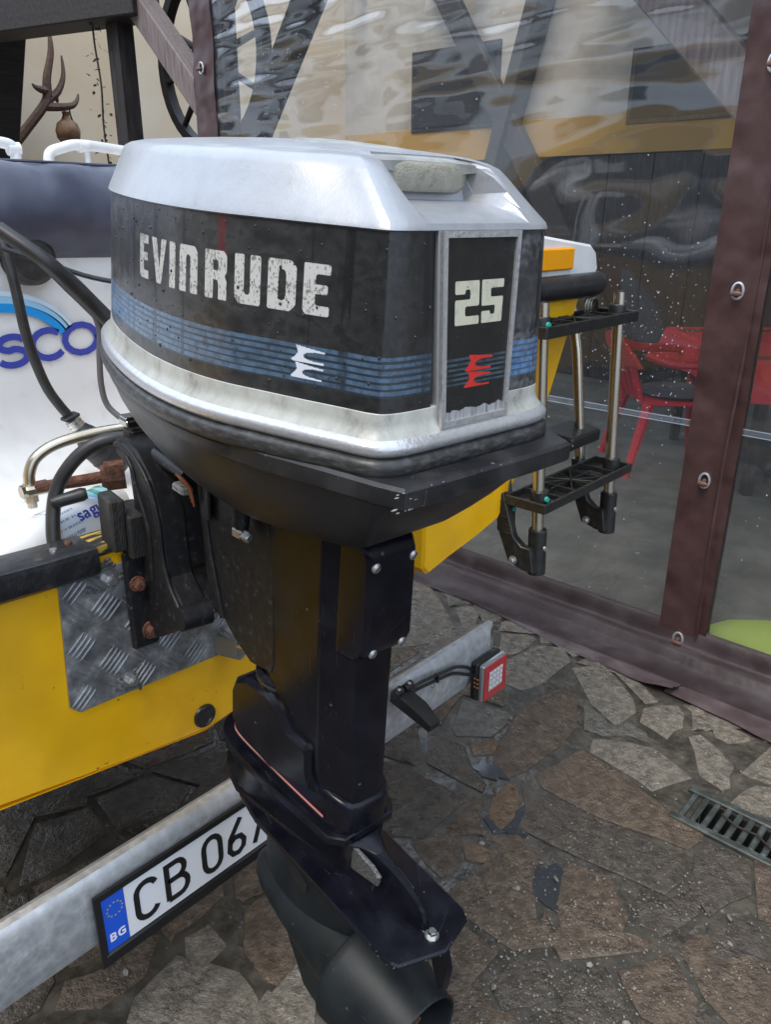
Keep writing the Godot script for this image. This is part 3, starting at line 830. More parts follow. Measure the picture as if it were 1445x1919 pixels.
func table_inside() -> void:
	var t := thing("dining_table", "table under a red cloth with a dark striped border", "table", V(4.87, 0, -1.30))
	world_things.erase(t)
	t.rotation.y = 0.74
	for x in [-0.55, 0.55]:
		for z in [-0.36, 0.36]: part(t, "leg", box(V(x, 0.35, z), V(0.05, 0.7, 0.05)), M["dark_wood"])
	part(t, "tabletop", box(V(0, 0.70, 0), V(1.3, 0.03, 0.9)), M["dark_wood"])
	var c := thing("red_tablecloth", "red tablecloth with a striped border hanging over the table edge", "tablecloth", V(4.87, 0, -1.30))
	world_things.erase(c)
	c.rotation.y = 0.74
	var m := Mb.new()
	var rings := []
	for l in [[0.02, 0.729], [0.655, 0.729], [0.668, 0.722], [0.675, 0.70], [0.70, 0.53]]:
		var ring := PackedVector3Array()
		for i in 64:
			var a := TAU * i / 64
			var u := V(cos(a), 0, sin(a))
			var k: float = 1.0 / max(absf(u.x), absf(u.z))
			var wob := 1.0 + (0.025 * sin(a * 14.0) if l[1] < 0.6 else 0.0)
			ring.append(V(u.x * k * l[0] * wob, l[1], u.z * k * (l[0] - (0.2 if l[0] > 0.1 else 0.0)) * wob))
		rings.append(ring)
	m.loft(rings, true, true, false)
	part(c, "cloth", m, M["red_cloth"], 50.0)
	for i in 3:
		for s in [-1.0, 1.0]:
			part(c, "stripe", box(V(s * 0.5 - 0.03 * i, 0.7325, 0), V(0.01, 0.003, 0.9), 0.001), M["cloth_trim"])
	var bt := thing("blue_case", "blue and dark case lying on the red tablecloth", "case", V(4.98, 0.735, -1.60))
	world_things.erase(bt)
	bt.rotation.y = 0.3
	part(bt, "case", box(V(0, 0.022, 0), V(0.24, 0.04, 0.14), 0.012), M["blue_thing"])
	part(bt, "lid", box(V(0.05, 0.048, 0), V(0.14, 0.015, 0.12), 0.006), M["cushion"])

func house() -> void:   # across the yard; the curtain mirrors it
	var h := thing("white_house", "white house across the yard with dark windows and an ochre band", "house", V(-6.5, 0, -6))
	part(h, "wall", box(V(-6.9, 3.9, -6.0), V(0.8, 2.6, 22.0), 0.01), M["white_house"])
	part(h, "ochre_band", box(V(-6.45, 2.36, -6.0), V(0.5, 0.46, 22.0), 0.01), M["ochre"])
	part(h, "ground_floor", box(V(-6.9, 1.06, -6.0), V(0.6, 2.1, 22.0), 0.01), M["garage_dark"])
	for i in 7:
		var w := part(h, "window", box(V(-6.49, 3.75, -15.0 + 2.9 * i), V(0.06, 1.2, 1.5), 0.01), M["dark_wood"])
		part(w, "pane", box(V(-6.45, 3.75, -15.0 + 2.9 * i), V(0.02, 1.08, 1.38), 0.004), M["window_dark"])
	part(h, "eaves", box(V(-6.6, 5.3, -6.0), V(1.8, 0.2, 22.4), 0.01), M["dark_wood"])

# ---------------------------------------------------------------- clear vinyl curtain
var wavy := FastNoiseLite.new()
func wave(z: float, y: float) -> float:
	var d := 0.007 * wavy.get_noise_2d(z * 80.0, y * 160.0) + 0.002 * wavy.get_noise_2d(z * 260.0 + 50.0, y * 90.0)
	var up := smoothstep(1.5, 2.0, y)
	d += up * 0.006 * wavy.get_noise_2d(z * 110.0 + 900.0, y * 700.0)
	return d

func hanging(z0: float, z1: float, y0: float, y1: float, x: float, nz: int, ny: int, th: float, k := 1.0) -> Mb:
	var m := Mb.new()
	for side in [0.0, th]:
		m.begin()
		for i in nz:
			for j in ny:
				var q := []
				for e in [[0, 0], [1, 0], [1, 1], [0, 1]]:
					var z := lerpf(z0, z1, float(i + e[0]) / nz)
					var y := lerpf(y0, y1, float(j + e[1]) / ny)
					q.append(V(x + side + k * wave(z, y), y, z))
				m.quad(q[0], q[1], q[2], q[3])
		m.face(V(-1, 0, 0) if side == 0.0 else V(1, 0, 0))
	return m

func curtain() -> void:
	wavy.seed = 5
	wavy.frequency = 0.01
	wavy.fractal_octaves = 3
	var panels := [["wide clear vinyl curtain panel with water drops behind the motor", -3.24, -0.80, -3.325, -3.175, [[-3.25, 2.0], [-3.25, 1.2], [-3.25, 0.5]], -1.242], ["clear vinyl curtain panel to the near side of the brown seam strip", -0.74, 1.62, -0.80, -0.715, [], 0.3]]
	for pi in 2:
		var p = panels[pi]
		var c := thing("vinyl_curtain", p[0], "curtain", V(2.38, 0, (p[1] + p[2]) * 0.5), "clear vinyl curtain panels along the pavilion")
		part(c, "clear_panel", hanging(p[1], p[2], 0.06, 2.8, 2.379, 90, 190, 0.0008), M["vinyl"], 60.0)
		part(c, "clear_panel", hanging(p[1], p[2], 0.06, 2.8, 2.383, 80, 170, 0.0008, 1.5), M["vinyl"], 60.0)
		# welded seam across the film
		for y in [0.790, 0.808]: part(c, "weld_line", hanging(p[1], p[2], y, y + 0.003, 2.377, 60, 1, 0.0005), M["weld"])
		part(c, "weld_band", hanging(p[1], p[2], 0.7935, 0.8075, 2.3775, 60, 1, 0.0005), mat("weld_film", Color(0.8, 0.85, 0.9), 0.1, 0.0, {"alpha": 0.06, "uv": true}))
		if pi == 0:
			part(c, "edge_strip", hanging(p[3], p[4], 0.03, 2.8, 2.372, 8, 80, 0.003, 1.6), M["brown_vinyl"], 60.0)
			part(c, "edge_strip", hanging(-0.868, -0.735, 0.03, 2.8, 2.3665, 8, 80, 0.003, 1.3), M["brown_vinyl"], 60.0)
			part(c, "fold", tube(curve(P3([2.366, 2.8, -0.742, 2.364, 2.0, -0.745, 2.366, 1.2, -0.74, 2.363, 0.6, -0.748, 2.366, 0.05, -0.742]), 8), 0.005, 6), M["brown_vinyl"], 60.0)
			for e in p[5] + [[-0.787, 2.35], [-0.787, 1.772], [-0.787, 1.202], [-0.794, 0.634], [-0.797, 0.072]]: eyelet(c, V(2.362, e[1], e[0]))
		else:
			part(c, "edge_strip", hanging(-0.765, -0.712, 0.03, 2.8, 2.3705, 4, 80, 0.003, 1.3), M["brown_vinyl"], 60.0)
			part(c, "edge_strip", hanging(1.55, 1.68, 0.03, 2.8, 2.3705, 4, 80, 0.003, 1.3), M["brown_vinyl"], 60.0)
		# hem and skirt
		var z0: float = -3.3 if pi == 0 else -0.735
		var z1: float = -0.705 if pi == 0 else 1.68
		var prof := [[2.388, 0.12], [2.372, 0.112], [2.362, 0.085], [2.360, 0.064], [2.345, 0.055], [2.328, 0.058], [2.312, 0.050], [2.300, 0.030], [2.280, 0.014], [2.24, 0.010], [2.2, 0.009]]
		var m := Mb.new()
		var rings := []
		var steps := 60
		for s in 2:
			for i in steps + 1:
				var z := lerpf(z0, z1, float(i) / steps)
				var xe := 2.03 - 0.11 * z if pi == 0 else 2.055 - 0.09 * z
				xe = 2.235 + (z + 1.817) * -0.115 if pi == 0 else 2.128 - 0.113 * (z + 0.713)
				var ring := PackedVector3Array()
				var k := 0
				for q in prof:
					var n := 0.006 * wavy.get_noise_2d(z * 220.0 + 300.0, k * 30.0) * (1.0 if k > 2 else 0.3)
					ring.append(V(q[0] - pi * 0.004, q[1] + n * 0.6 - pi * 0.003, z))
					k += 1
				for t in 5:
					var u := (t + 1) / 5.0
					var n := 0.010 * wavy.get_noise_2d(z * 160.0 + 700.0, u * 90.0)
					var curl := 0.0
					if pi == 0: curl = smoothstep(-0.84, -0.70, z) * 0.035 * u
					ring.append(V(lerpf(2.2, xe, u) + 0.01 * wavy.get_noise_2d(z * 300.0, 77.0) * u, 0.009 - 0.003 * u + max(n, -0.002) + curl + s * 0.0015, z))
				rings.append(ring)
			m.loft(rings, false, false, false)
			m.face(V(-0.5, 1, 0))
			rings = []
		part(c, "skirt", m, M["skirt_vinyl"], 60.0)
		# drops on the film
		var bead := Mb.new()
		bead.ball(Vector3.ZERO, V(0.35, 1.0, 0.9), 6, 4)
		var where := []
		var cl := [[-2.55, 1.85, 0.32, 0.2, 520], [-1.05, 1.05, 0.16, 0.2, 420], [-1.6, 1.2, 0.5, 0.5, 120], [-2.9, 1.7, 0.1, 0.3, 120], [-1.0, 0.35, 0.2, 0.25, 50]] if pi == 0 else [[-0.62, 1.0, 0.06, 0.3, 60], [0.0, 1.2, 0.5, 0.5, 120]]
		for q in cl:
			for i in q[4]:
				var z: float = q[0] + rng.randfn(0.0, q[2])
				var y: float = q[1] + rng.randfn(0.0, q[3])
				if z < p[1] + 0.08 or z > p[2] - 0.08 or y < 0.1 or y > 2.6: continue
				var s := 0.0008 + 0.0016 * pow(rng.randf(), 2.0)
				where.append(Transform3D(Basis().scaled(V(s, s * rng.randf_range(1.0, 1.6), s)), V(2.3782 + wave(z, y), y, z)))
		stuff(c, "water_drops", bead.mesh(), M["drops"], where)

func eyelet(c: Node3D, at: Vector3) -> void:
	var m := Mb.new()
	var p := []
	for i in 21:
		var a := TAU * i / 20
		p.append(at + V(-0.001, sin(a) * 0.0225 , cos(a) * 0.0155))
	m.tube(p, 0.0042, 8, false)
	var e := part(c, "eyelet", m, M["eyelet"])
	part(e, "backing", tube([at + V(0.001, 0, 0), at + V(0.004, 0, 0)], 0.017, 16), M["dark_hole"])
	var b := Mb.new()
	b.tube([at, at + V(-0.014, -0.002, 0)], [0.007, 0.006], 10)
	b.ball(at + V(-0.02, -0.006, 0.002), V(0.006, 0.0085, 0.0175), 12, 8)
	part(e, "turn_button", b, M["turn_button"])

# ---------------------------------------------------------------- the boat
func hull_ring(t: float, inset := 0.0) -> PackedVector3Array:   # t: 0 at the transom, 1 at the bow; from port gunwale round the keel to starboard gunwale
	var z := lerpf(-1.0, -4.9, t)
	var w := pow(1.0 - pow(t, 2.6), 0.8)
	var lift := 0.55 * pow(t, 3.0)
	var half := [0.90, 0.86, 0.76, 0.62, 0.36, 0.0]
	var high := [1.25 + 0.12 * t, 1.07 + 0.1 * t, 0.90, 0.665, 0.60, 0.545]
	var r := PackedVector3Array()
	for i in 11:
		var k: int = i if i < 6 else 10 - i
		var s := -1.0 if i < 5 else 1.0
		r.append(V(0.64 + s * (half[k] - inset) * max(w, 0.02), high[k] + (lift if k > 1 else lift * 0.4) + inset, z))
	return r

func boat() -> void:
	var b := thing("motorboat", "yellow and white open motorboat with a white well and black rubbing strake", "boat", V(0.64, 0.5, -1.0))
	# hull shell (sides and bottom)
	var m := Mb.new()
	var outer := []
	var inner := []
	for i in 15:
		outer.append(hull_ring(i / 14.0))
		inner.append(hull_ring(i / 14.0, 0.02))
	m.loft(outer, false, false, false)
	m.loft(inner, false, false, false)
	part(b, "hull", m, M["yellow_hull"], 30.0)
	# transom: a thick board with the cut-out for the motor
	var tr := P2([0.02, 0.935, 1.12, 0.935, 1.30, 1.24, 1.535, 1.24, 1.44, 1.05, 1.36, 0.88, 1.25, 0.668, 1.0, 0.600, 0.85, 0.565, 0.64, 0.545, 0.5, 0.565, 0.29, 0.603, 0.02, 0.668, -0.1, 0.88, -0.2, 1.24, -0.02, 1.24])
	part(b, "transom", slab(tr, back_frame(-1.028), 0.056, 0.004), M["yellow_hull"])
	# starboard quarter that reaches aft of the transom
	var qr := []
	for e in [[-1.06, 0.0], [-0.806, 0.0], [-0.80, 0.006]]:
		var ring := PackedVector3Array()
		for p in P2([0.995, 1.255, 0.992, 0.80, 1.005, 0.785, 1.06, 0.797, 1.15, 0.812, 1.225, 0.83, 1.30, 0.925, 1.395, 1.067, 1.478, 1.255]):
			var cc := Vector2(1.2, 1.05)
			var q: Vector2 = p + (cc - p).normalized() * e[1]
			ring.append(V(q.x, q.y, e[0]))
		qr.append(ring)
	var qm := Mb.new()
	qm.loft(qr)
	part(b, "stern_quarter", qm, M["yellow_hull"], 30.0)
	# gunwale cap, starboard
	var cap := Mb.new()
	cap.loft([ring_at([1.0, 1.292, 1.528, 1.290, 1.536, 1.298, 1.525, 1.328, 1.505, 1.340, 1.30, 1.362, 1.0, 1.364], -0.80), ring_at([1.0, 1.292, 1.532, 1.290, 1.54, 1.30, 1.530, 1.332, 1.508, 1.345, 1.30, 1.367, 1.0, 1.369], -0.806), ring_at([1.0, 1.292, 1.535, 1.292, 1.543, 1.302, 1.532, 1.345, 1.505, 1.362, 1.30, 1.392, 1.0, 1.395], -1.02), ring_at([1.26, 1.25, 1.538, 1.262, 1.546, 1.28, 1.540, 1.32, 1.52, 1.342, 1.40, 1.36, 1.28, 1.36], -1.5)])
	part(b, "gunwale_cap", cap, M["white_gel"], 30.0)
	part(b, "reflector", box(V(1.352, 1.3215, -0.797), V(0.148, 0.041, 0.010), 0.003), M["amber"], 38.0, "amber reflector on the white stern corner")
	# rubbing strake round the quarter
	var st := P3([1.0, 1.268, -0.795, 1.3, 1.268, -0.795, 1.49, 1.268, -0.795, 1.535, 1.268, -0.802, 1.556, 1.268, -0.83, 1.552, 1.268, -1.0, 1.57, 1.28, -1.6, 1.55, 1.29, -2.4, 1.42, 1.31, -3.5])
	part(b, "rubbing_strake", tube(curve(st, 6), 0.0245, 14), M["black_rubber"])
	# black strake on top of the transom board, port of the motor
	var rl := Mb.new()
	var rings := []
	var path := curve(P3([0.478, 0.935, -1.0, 0.40, 0.937, -1.0, 0.33, 0.942, -0.995, 0.27, 0.95, -0.975, 0.215, 0.958, -0.93, 0.17, 0.965, -0.86, 0.13, 0.97, -0.72]), 5)
	for i in path.size():
		var t: Vector3 = (path[min(i + 1, path.size() - 1)] - path[max(i - 1, 0)]).normalized()
		var o := t.cross(Vector3.UP).normalized()   # inwards is to the left of the path
		if o.z > 0.0: o = -o
		var ring := PackedVector3Array()
		for q in [[-0.014, -0.024], [-0.020, -0.018], [-0.021, 0.010], [-0.017, 0.017], [-0.005, 0.020], [0.045, 0.020], [0.052, 0.015], [0.052, -0.022]]:
			ring.append(path[i] - o * q[0] * -1.0 * -1.0 + Vector3.UP * q[1] if false else path[i] + o * q[0] + Vector3.UP * q[1])
		rings.append(ring)
	rl.loft(rings)
	part(b, "transom_strake", rl, M["black_rubber"])
	for q in [[0.428, -1.012, "bolt_steel"], [0.455, -1.022, "rust"]]: part(b, "rivet", tube([V(q[0], 0.952, q[1]), V(q[0], 0.9592, q[1])], [0.0062, 0.005], 12), M[q[2]])
	part(b, "transom_core", box(V(0.62, 0.940, -1.027), V(0.30, 0.018, 0.060), 0.003), mat("worn_core", Color.WHITE, 0.6, 0.0, {"tex": ntex(92, 0.03, [[0.0, lin(0.01, 0.01, 0.01)], [0.45, lin(0.03, 0.03, 0.03)], [0.55, lin(0.45, 0.28, 0.02)], [1.0, lin(0.6, 0.5, 0.3)]], 128, 5), "sv": V(3, 12, 12)}))
	# aluminium tread plate bolted over the transom
	var tp := P2([0.420, 0.913, 0.409, 0.712, 0.424, 0.697, 0.668, 0.684, 0.82, 0.684, 0.845, 0.70, 0.845, 0.913])
	var plate := part(b, "tread_plate", slab(tp, back_frame(-0.9975), 0.004, 0.001), M["tread_plate"])
	var rid := Mb.new()
	var poly := PackedVector2Array(tp)
	for i in 9:
		for j in 5:
			var c := Vector2(0.437 + i * 0.049, 0.712 + j * 0.047)
			var ang := 0.72 if (i + j) % 2 == 0 else -0.82
			for k in 5:
				var d := Vector2(cos(ang), sin(ang))
				var o := c + Vector2(-d.y, d.x) * (k - 2) * 0.0082
				var a := o - d * 0.0195; var e := o + d * 0.0195
				if not (Geometry2D.is_point_in_polygon(a, poly) and Geometry2D.is_point_in_polygon(e, poly)): continue
				rid.tube([V(a.x, a.y, -0.9958), V(lerpf(a.x, e.x, 0.2), lerpf(a.y, e.y, 0.2), -0.9953), V(lerpf(a.x, e.x, 0.8), lerpf(a.y, e.y, 0.8), -0.9953), V(e.x, e.y, -0.9958)], [0.0007, 0.0023, 0.0023, 0.0007], 6)
	var rp := part(b, "tread_ridges", rid, M["tread_plate"])
	rp.set_meta("kind", "stuff")
	for q in [[0.494, 0.896, 0.0095, "bolt_steel"], [0.508, 0.716, 0.009, "bolt_steel"]]:
		var bm := Mb.new()
		bm.hexbolt(V(q[0], q[1], -0.996), V(0, 0, 1), q[2], 0.012)
		bm.tube([V(q[0], q[1], -0.988), V(q[0], q[1], -0.978)], q[2] * 0.6, 12)
		part(b, "bolt", bm, M[q[3]])
		for n in 14:
			var a := rng.randf() * TAU
			var s := Mb.new()
			s.ball(V(q[0] + cos(a) * rng.randf_range(0.008, 0.034), q[1] + sin(a) * rng.randf_range(0.006, 0.03), -0.9956), V(rng.randf_range(0.003, 0.013), rng.randf_range(0.002, 0.007), 0.0016), 9, 6)
			part(b, "sealant", s, M["sealant"])
	var pl := Mb.new()
	var ring := []
	for i in 25: ring.append(V(0.638 + cos(TAU * i / 24) * 0.0175, 0.577 + sin(TAU * i / 24) * 0.0175, -0.998))
	pl.tube(ring, 0.0045, 8, false)
	pl.tube([V(0.638, 0.577, -1.01), V(0.638, 0.577, -0.996)], 0.0155, 20)
	part(b, "drain_plug", pl, M["black_rubber"])
	var ang := Mb.new()
	ang.box(V(0.676, 0.708, -0.975), V(0.003, 0.036, 0.044), Basis.from_euler(V(0, 0.35, 0)))
	ang.box(V(0.692, 0.69, -0.972), V(0.032, 0.003, 0.044), Basis.from_euler(V(0, 0.35, 0)))
	part(b, "angle_bracket", ang, mat("dull_alu", lin(0.30, 0.28, 0.24), 0.5, 0.4))
	# splash well and the panel under the bolster, one moulding swept across the boat
	var prof := P2([-1.05, 0.932, -1.062, 0.915, -1.10, 0.90, -1.25, 0.905, -1.38, 0.925, -1.44, 0.95, -1.475, 1.0, -1.49, 1.06, -1.50, 1.33, -1.56, 1.335, -1.56, 0.88, -1.05, 0.87])
	var wl := Mb.new()
	wl.extrude(prof, side_frame(0.66), 1.72, 0.003)
	part(b, "splash_well", wl, M["white_gel"], 40.0)
	part(b, "deck", box(V(0.66, 1.285, -2.7), V(1.42, 0.05, 2.1), 0.02), M["white_gel"])
	# bolster
	var bo := Mb.new()
	var br := []
	for i in 29:
		var x := lerpf(0.10, 1.18, i / 28.0)
		var rr := PackedVector3Array()
		var e: float = 1.0 - pow(absf(lerpf(-1, 1, i / 28.0)), 14.0) * 0.35
		for k in 28:
			var a := TAU * k / 28
			var wr: float = 1.0 + 0.045 * sin(x * 46.0 + sin(a) * 3.5) * max(0.0, sin(a + 0.9)) + 0.015 * sin(x * 19.0 + a * 2.0)
			rr.append(V(x, 1.397 + sin(a) * 0.088 * e * wr, -1.535 + cos(a) * 0.088 * e * wr))
		br.append(rr)
	bo.loft(br)
	part(b, "bolster", bo, M["navy_vinyl"], 60.0)
	var pipe := []
	for i in 9: pipe.append(V(lerpf(0.12, 1.16, i / 8.0), 1.397 + sin(1.5) * 0.089, -1.535 + cos(1.5) * 0.089))
	part(b, "seam", tube(pipe, 0.003, 6), M["navy_vinyl"])
	# grab rails forward
	for q in [[[0.985, 1.505, -2.0, 0.99, 1.532, -2.0, 1.02, 1.545, -2.0, 1.08, 1.556, -2.0, 1.25, 1.545, -2.0, 1.55, 1.53, -2.0], 0.0125], [[0.55, 1.555, -2.0, 0.80, 1.553, -2.0, 0.87, 1.55, -2.0, 0.903, 1.54, -2.0, 0.905, 1.50, -2.0], 0.0125]]:
		var gr := part(b, "grab_rail", tube(curve(P3(q[0])), q[1], 12), M["white_gel"])
		part(gr, "rail_foot", tube([V(q[0][3] if q[0][0] > 0.9 else 0.905, 1.30, -2.0), V(q[0][0] if q[0][0] > 0.9 else 0.905, 1.52, -2.0)], 0.012, 10), M["white_gel"])
		part(gr, "rail_joint", tube([V(q[0][9] - 0.014, q[0][10] - 0.004, -2.0), V(q[0][9] + 0.014, q[0][10] - 0.002, -2.0)], 0.0145, 12), M["white_gel"])
		part(gr, "rail_stay", tube([V(1.098 if q[0][0] > 0.9 else 0.86, 1.30, -2.02), V(1.088 if q[0][0] > 0.9 else 0.86, 1.545, -2.0)], 0.007, 8), M["white_gel"])
	# printed lettering on the white panel: a clipped name with three arcs over it
	var z := -1.4885
	var fr := Transform3D(Basis(V(1, 0.055, 0).normalized(), V(-0.055, 1, 0).normalized(), V(0, 0, 1)), V(0.588, 1.128, -1.4905))
	var lt := part(b, "boat_lettering", stroke_word(fr), M["logo_blue"], 38.0, "blue printed name on the white panel")
	for q in [[0.19, 0.145, 0.016, "arc_blue", 0.0], [0.204, 0.168, 0.012, "arc_pale", 0.012], [0.214, 0.186, 0.009, "arc_paler", 0.02]]:
		var p := []
		for i in 15:
			var a := lerpf(0.33, 1.72, i / 14.0)
			p.append(Vector2(0.022 + cos(a) * q[0] * 0.72 - 0.02, 0.018 + sin(a) * q[1] * 0.62))
		var am := Mb.new()
		am.ribbon(p, q[2] * 0.5, fr, 0.0012)
		part(lt, "arc", am, M[q[3]])

func ring_at(a: Array, z: float) -> PackedVector3Array:
	var r := PackedVector3Array()
	for p in P2(a): r.append(V(p.x, p.y, z))
	return r

func stroke_word(fr: Transform3D) -> Mb:   # wide slanted capitals, drawn as flat strokes
	var m := Mb.new()
	var w := 0.0062
	var arc := func(cx: float, cy: float, rx: float, ry: float, a0: float, a1: float) -> Array:
		var p := []
		for i in 15:
			var a := deg_to_rad(lerpf(a0, a1, i / 14.0))
			p.append(Vector2(cx + rx * cos(a), cy + ry * sin(a)))
		return p
	m.ribbon(P2([-0.055, 0.0, -0.03, 0.052, -0.012, 0.0]), w * 0.9, fr, 0.0012)
	m.ribbon(arc.call(0.029, 0.041, 0.024, 0.0125, 20, 250) + arc.call(0.027, 0.0165, 0.027, 0.0145, 80, -160), w, fr, 0.0012)
	m.ribbon(arc.call(0.098, 0.029, 0.032, 0.026, 45, 320), w, fr, 0.0012)
	m.ribbon(arc.call(0.165, 0.029, 0.034, 0.027, 0, 360), w, fr, 0.0012, true)
	m.ribbon(P2([0.214, 0.0, 0.214, 0.055, 0.25, 0.0, 0.25, 0.056]), w, fr, 0.0012)
	return m

# ---------------------------------------------------------------- boarding ladder on the stern quarter
func ladder() -> void:
	var l := thing("boarding_ladder", "folded steel boarding ladder with black plastic steps on the stern corner", "ladder", V(1.41, 0.72, -0.78))
	var X := [1.262, 1.562]
	for i in 2:
		var x: float = X[i]
		part(l, "pole", tube([V(x, 1.252, -0.757), V(x, 0.78, -0.727)], 0.0118, 16), M["steel_warm"])
		part(l, "pole_cap", tube([V(x, 1.250, -0.757), V(x, 1.2545, -0.757)], [0.0105, 0.009], 16), M["plastic_black"])
		# rear pole, bent into the hull at its top
		part(l, "rear_pole", tube(curve(P3([x, 1.245, -0.93, x, 1.235, -0.895, x, 1.205, -0.862, x, 1.15, -0.848, x, 1.10, -0.838, x, 0.94, -0.816, x, 0.85, -0.805]), 5), 0.0118, 16), M["steel_warm"])
		foot(l, x, -0.725, 0.725, 0.095, true)
		foot(l, x, -0.803, 0.798, 0.08, false)
		# hinge arm between the two feet
		var arm := slab(P2([-0.815, 0.885, -0.795, 0.885, -0.765, 0.80, -0.745, 0.785, -0.725, 0.785, -0.715, 0.735, -0.74, 0.735, -0.775, 0.745, -0.80, 0.80]), side_frame(x - (0.022 if i == 0 else 0.022)), 0.018, 0.002)
		part(l, "hinge_arm", arm, M["plastic_black"])
		var b := Mb.new()
		b.hexbolt(V(x - 0.031, 0.752, -0.762), V(-1, 0, 0), 0.0062, 0.008)
		part(l, "hinge_bolt", b, M["bolt_steel"])
		for k in 5: part(l, "arm_rib", box(V(x - 0.032, 0.87 - 0.016 * k, -0.797 + 0.005 * k), V(0.003, 0.0018, 0.016), 0.0004), M["plastic_black"])
	step(l, 1.203, 0.022, -0.765, 1.228)
	step(l, 0.874, 0.020, -0.738, 0.90)
	part(l, "top_plate", box(V(1.535, 0.938, -0.825), V(0.13, 0.03, 0.085), 0.005, Basis.from_euler(V(0.08, 0, 0))), M["plastic_black"])
	var br := Mb.new()
	for k in 3:
		br.tube(curve(P3([1.50 + k * 0.012, 1.20, -0.80, 1.50 + k * 0.012, 1.232, -0.80, 1.512 + k * 0.012, 1.238, -0.80, 1.53 + k * 0.01, 1.228, -0.80, 1.535 + k * 0.01, 1.19, -0.80])), 0.0035, 8)
	part(l, "bracket", br, M["chrome"])

func foot(l: Node3D, x: float, z: float, y: float, h: float, front: bool) -> void:
	var s := part(l, "foot_socket", tube([V(x, y + h, z - 0.004), V(x, y + h - 0.004, z - 0.004), V(x, y, z)], [0.016, 0.0185, 0.0185], 18), M["plastic_black"])
	var sc := Mb.new()
	sc.tube([V(x - 0.004, y + h * 0.62, z + 0.017), V(x - 0.005, y + h * 0.62, z + 0.0205)], [0.0056, 0.0045], 10)
	part(s, "screw", sc, M["bolt_steel"] if front else M["teal_screw"])

func step(l: Node3D, y: float, h: float, z: float, topy: float) -> void:
	var m := Mb.new()
	var x0 := 1.235; var x1 := 1.598; var d := 0.062
	m.box(V((x0 + x1) * 0.5, y, z + 0.036), V(x1 - x0, h, 0.006), Basis(), 0.0015)
	m.box(V((x0 + x1) * 0.5, y, z - d + 0.01), V(x1 - x0, h, 0.006), Basis(), 0.0015)
	m.box(V(x0, y, z - 0.008), V(0.006, h, d + 0.03), Basis(), 0.0015)
	m.box(V(x1, y, z - 0.008), V(0.006, h, d + 0.03), Basis(), 0.0015)
	m.box(V((x0 + x1) * 0.5, y - h * 0.32, z - 0.008), V(x1 - x0, 0.004, d + 0.028), Basis(), 0.001)
	var s := part(l, "step", m, M["plastic_black"])
	var ribs := Mb.new()
	for k in 5:
		ribs.box(V(1.30 + k * 0.056, y + h * 0.2, z - 0.008), V(0.003, h * 0.5, d + 0.024), Basis(), 0.0006)
	for a in [-0.55, 0.55, 0.0, -1.1, 1.1]:
		ribs.box(V(1.41, y + h * 0.22, z - 0.008), V(0.16 if absf(a) < 1.0 else 0.1, h * 0.5, 0.0026), Basis.from_euler(V(0, a, 0)), 0.0006)
	part(s, "ribs", ribs, M["plastic_black"])
	for x in [1.262, 1.562]:
		part(s, "collar", tube([V(x, y - h * 0.4, z + 0.008), V(x, topy - 0.002, z + 0.006), V(x, topy, z + 0.006)], [0.0185, 0.0178, 0.0165], 18), M["plastic_black"])
	var sc := Mb.new()
	sc.tube([V(1.258, topy - 0.014, z + 0.024), V(1.257, topy - 0.014, z + 0.0285)], [0.0062, 0.005], 10)
	part(s, "screw", sc, M["teal_screw"])

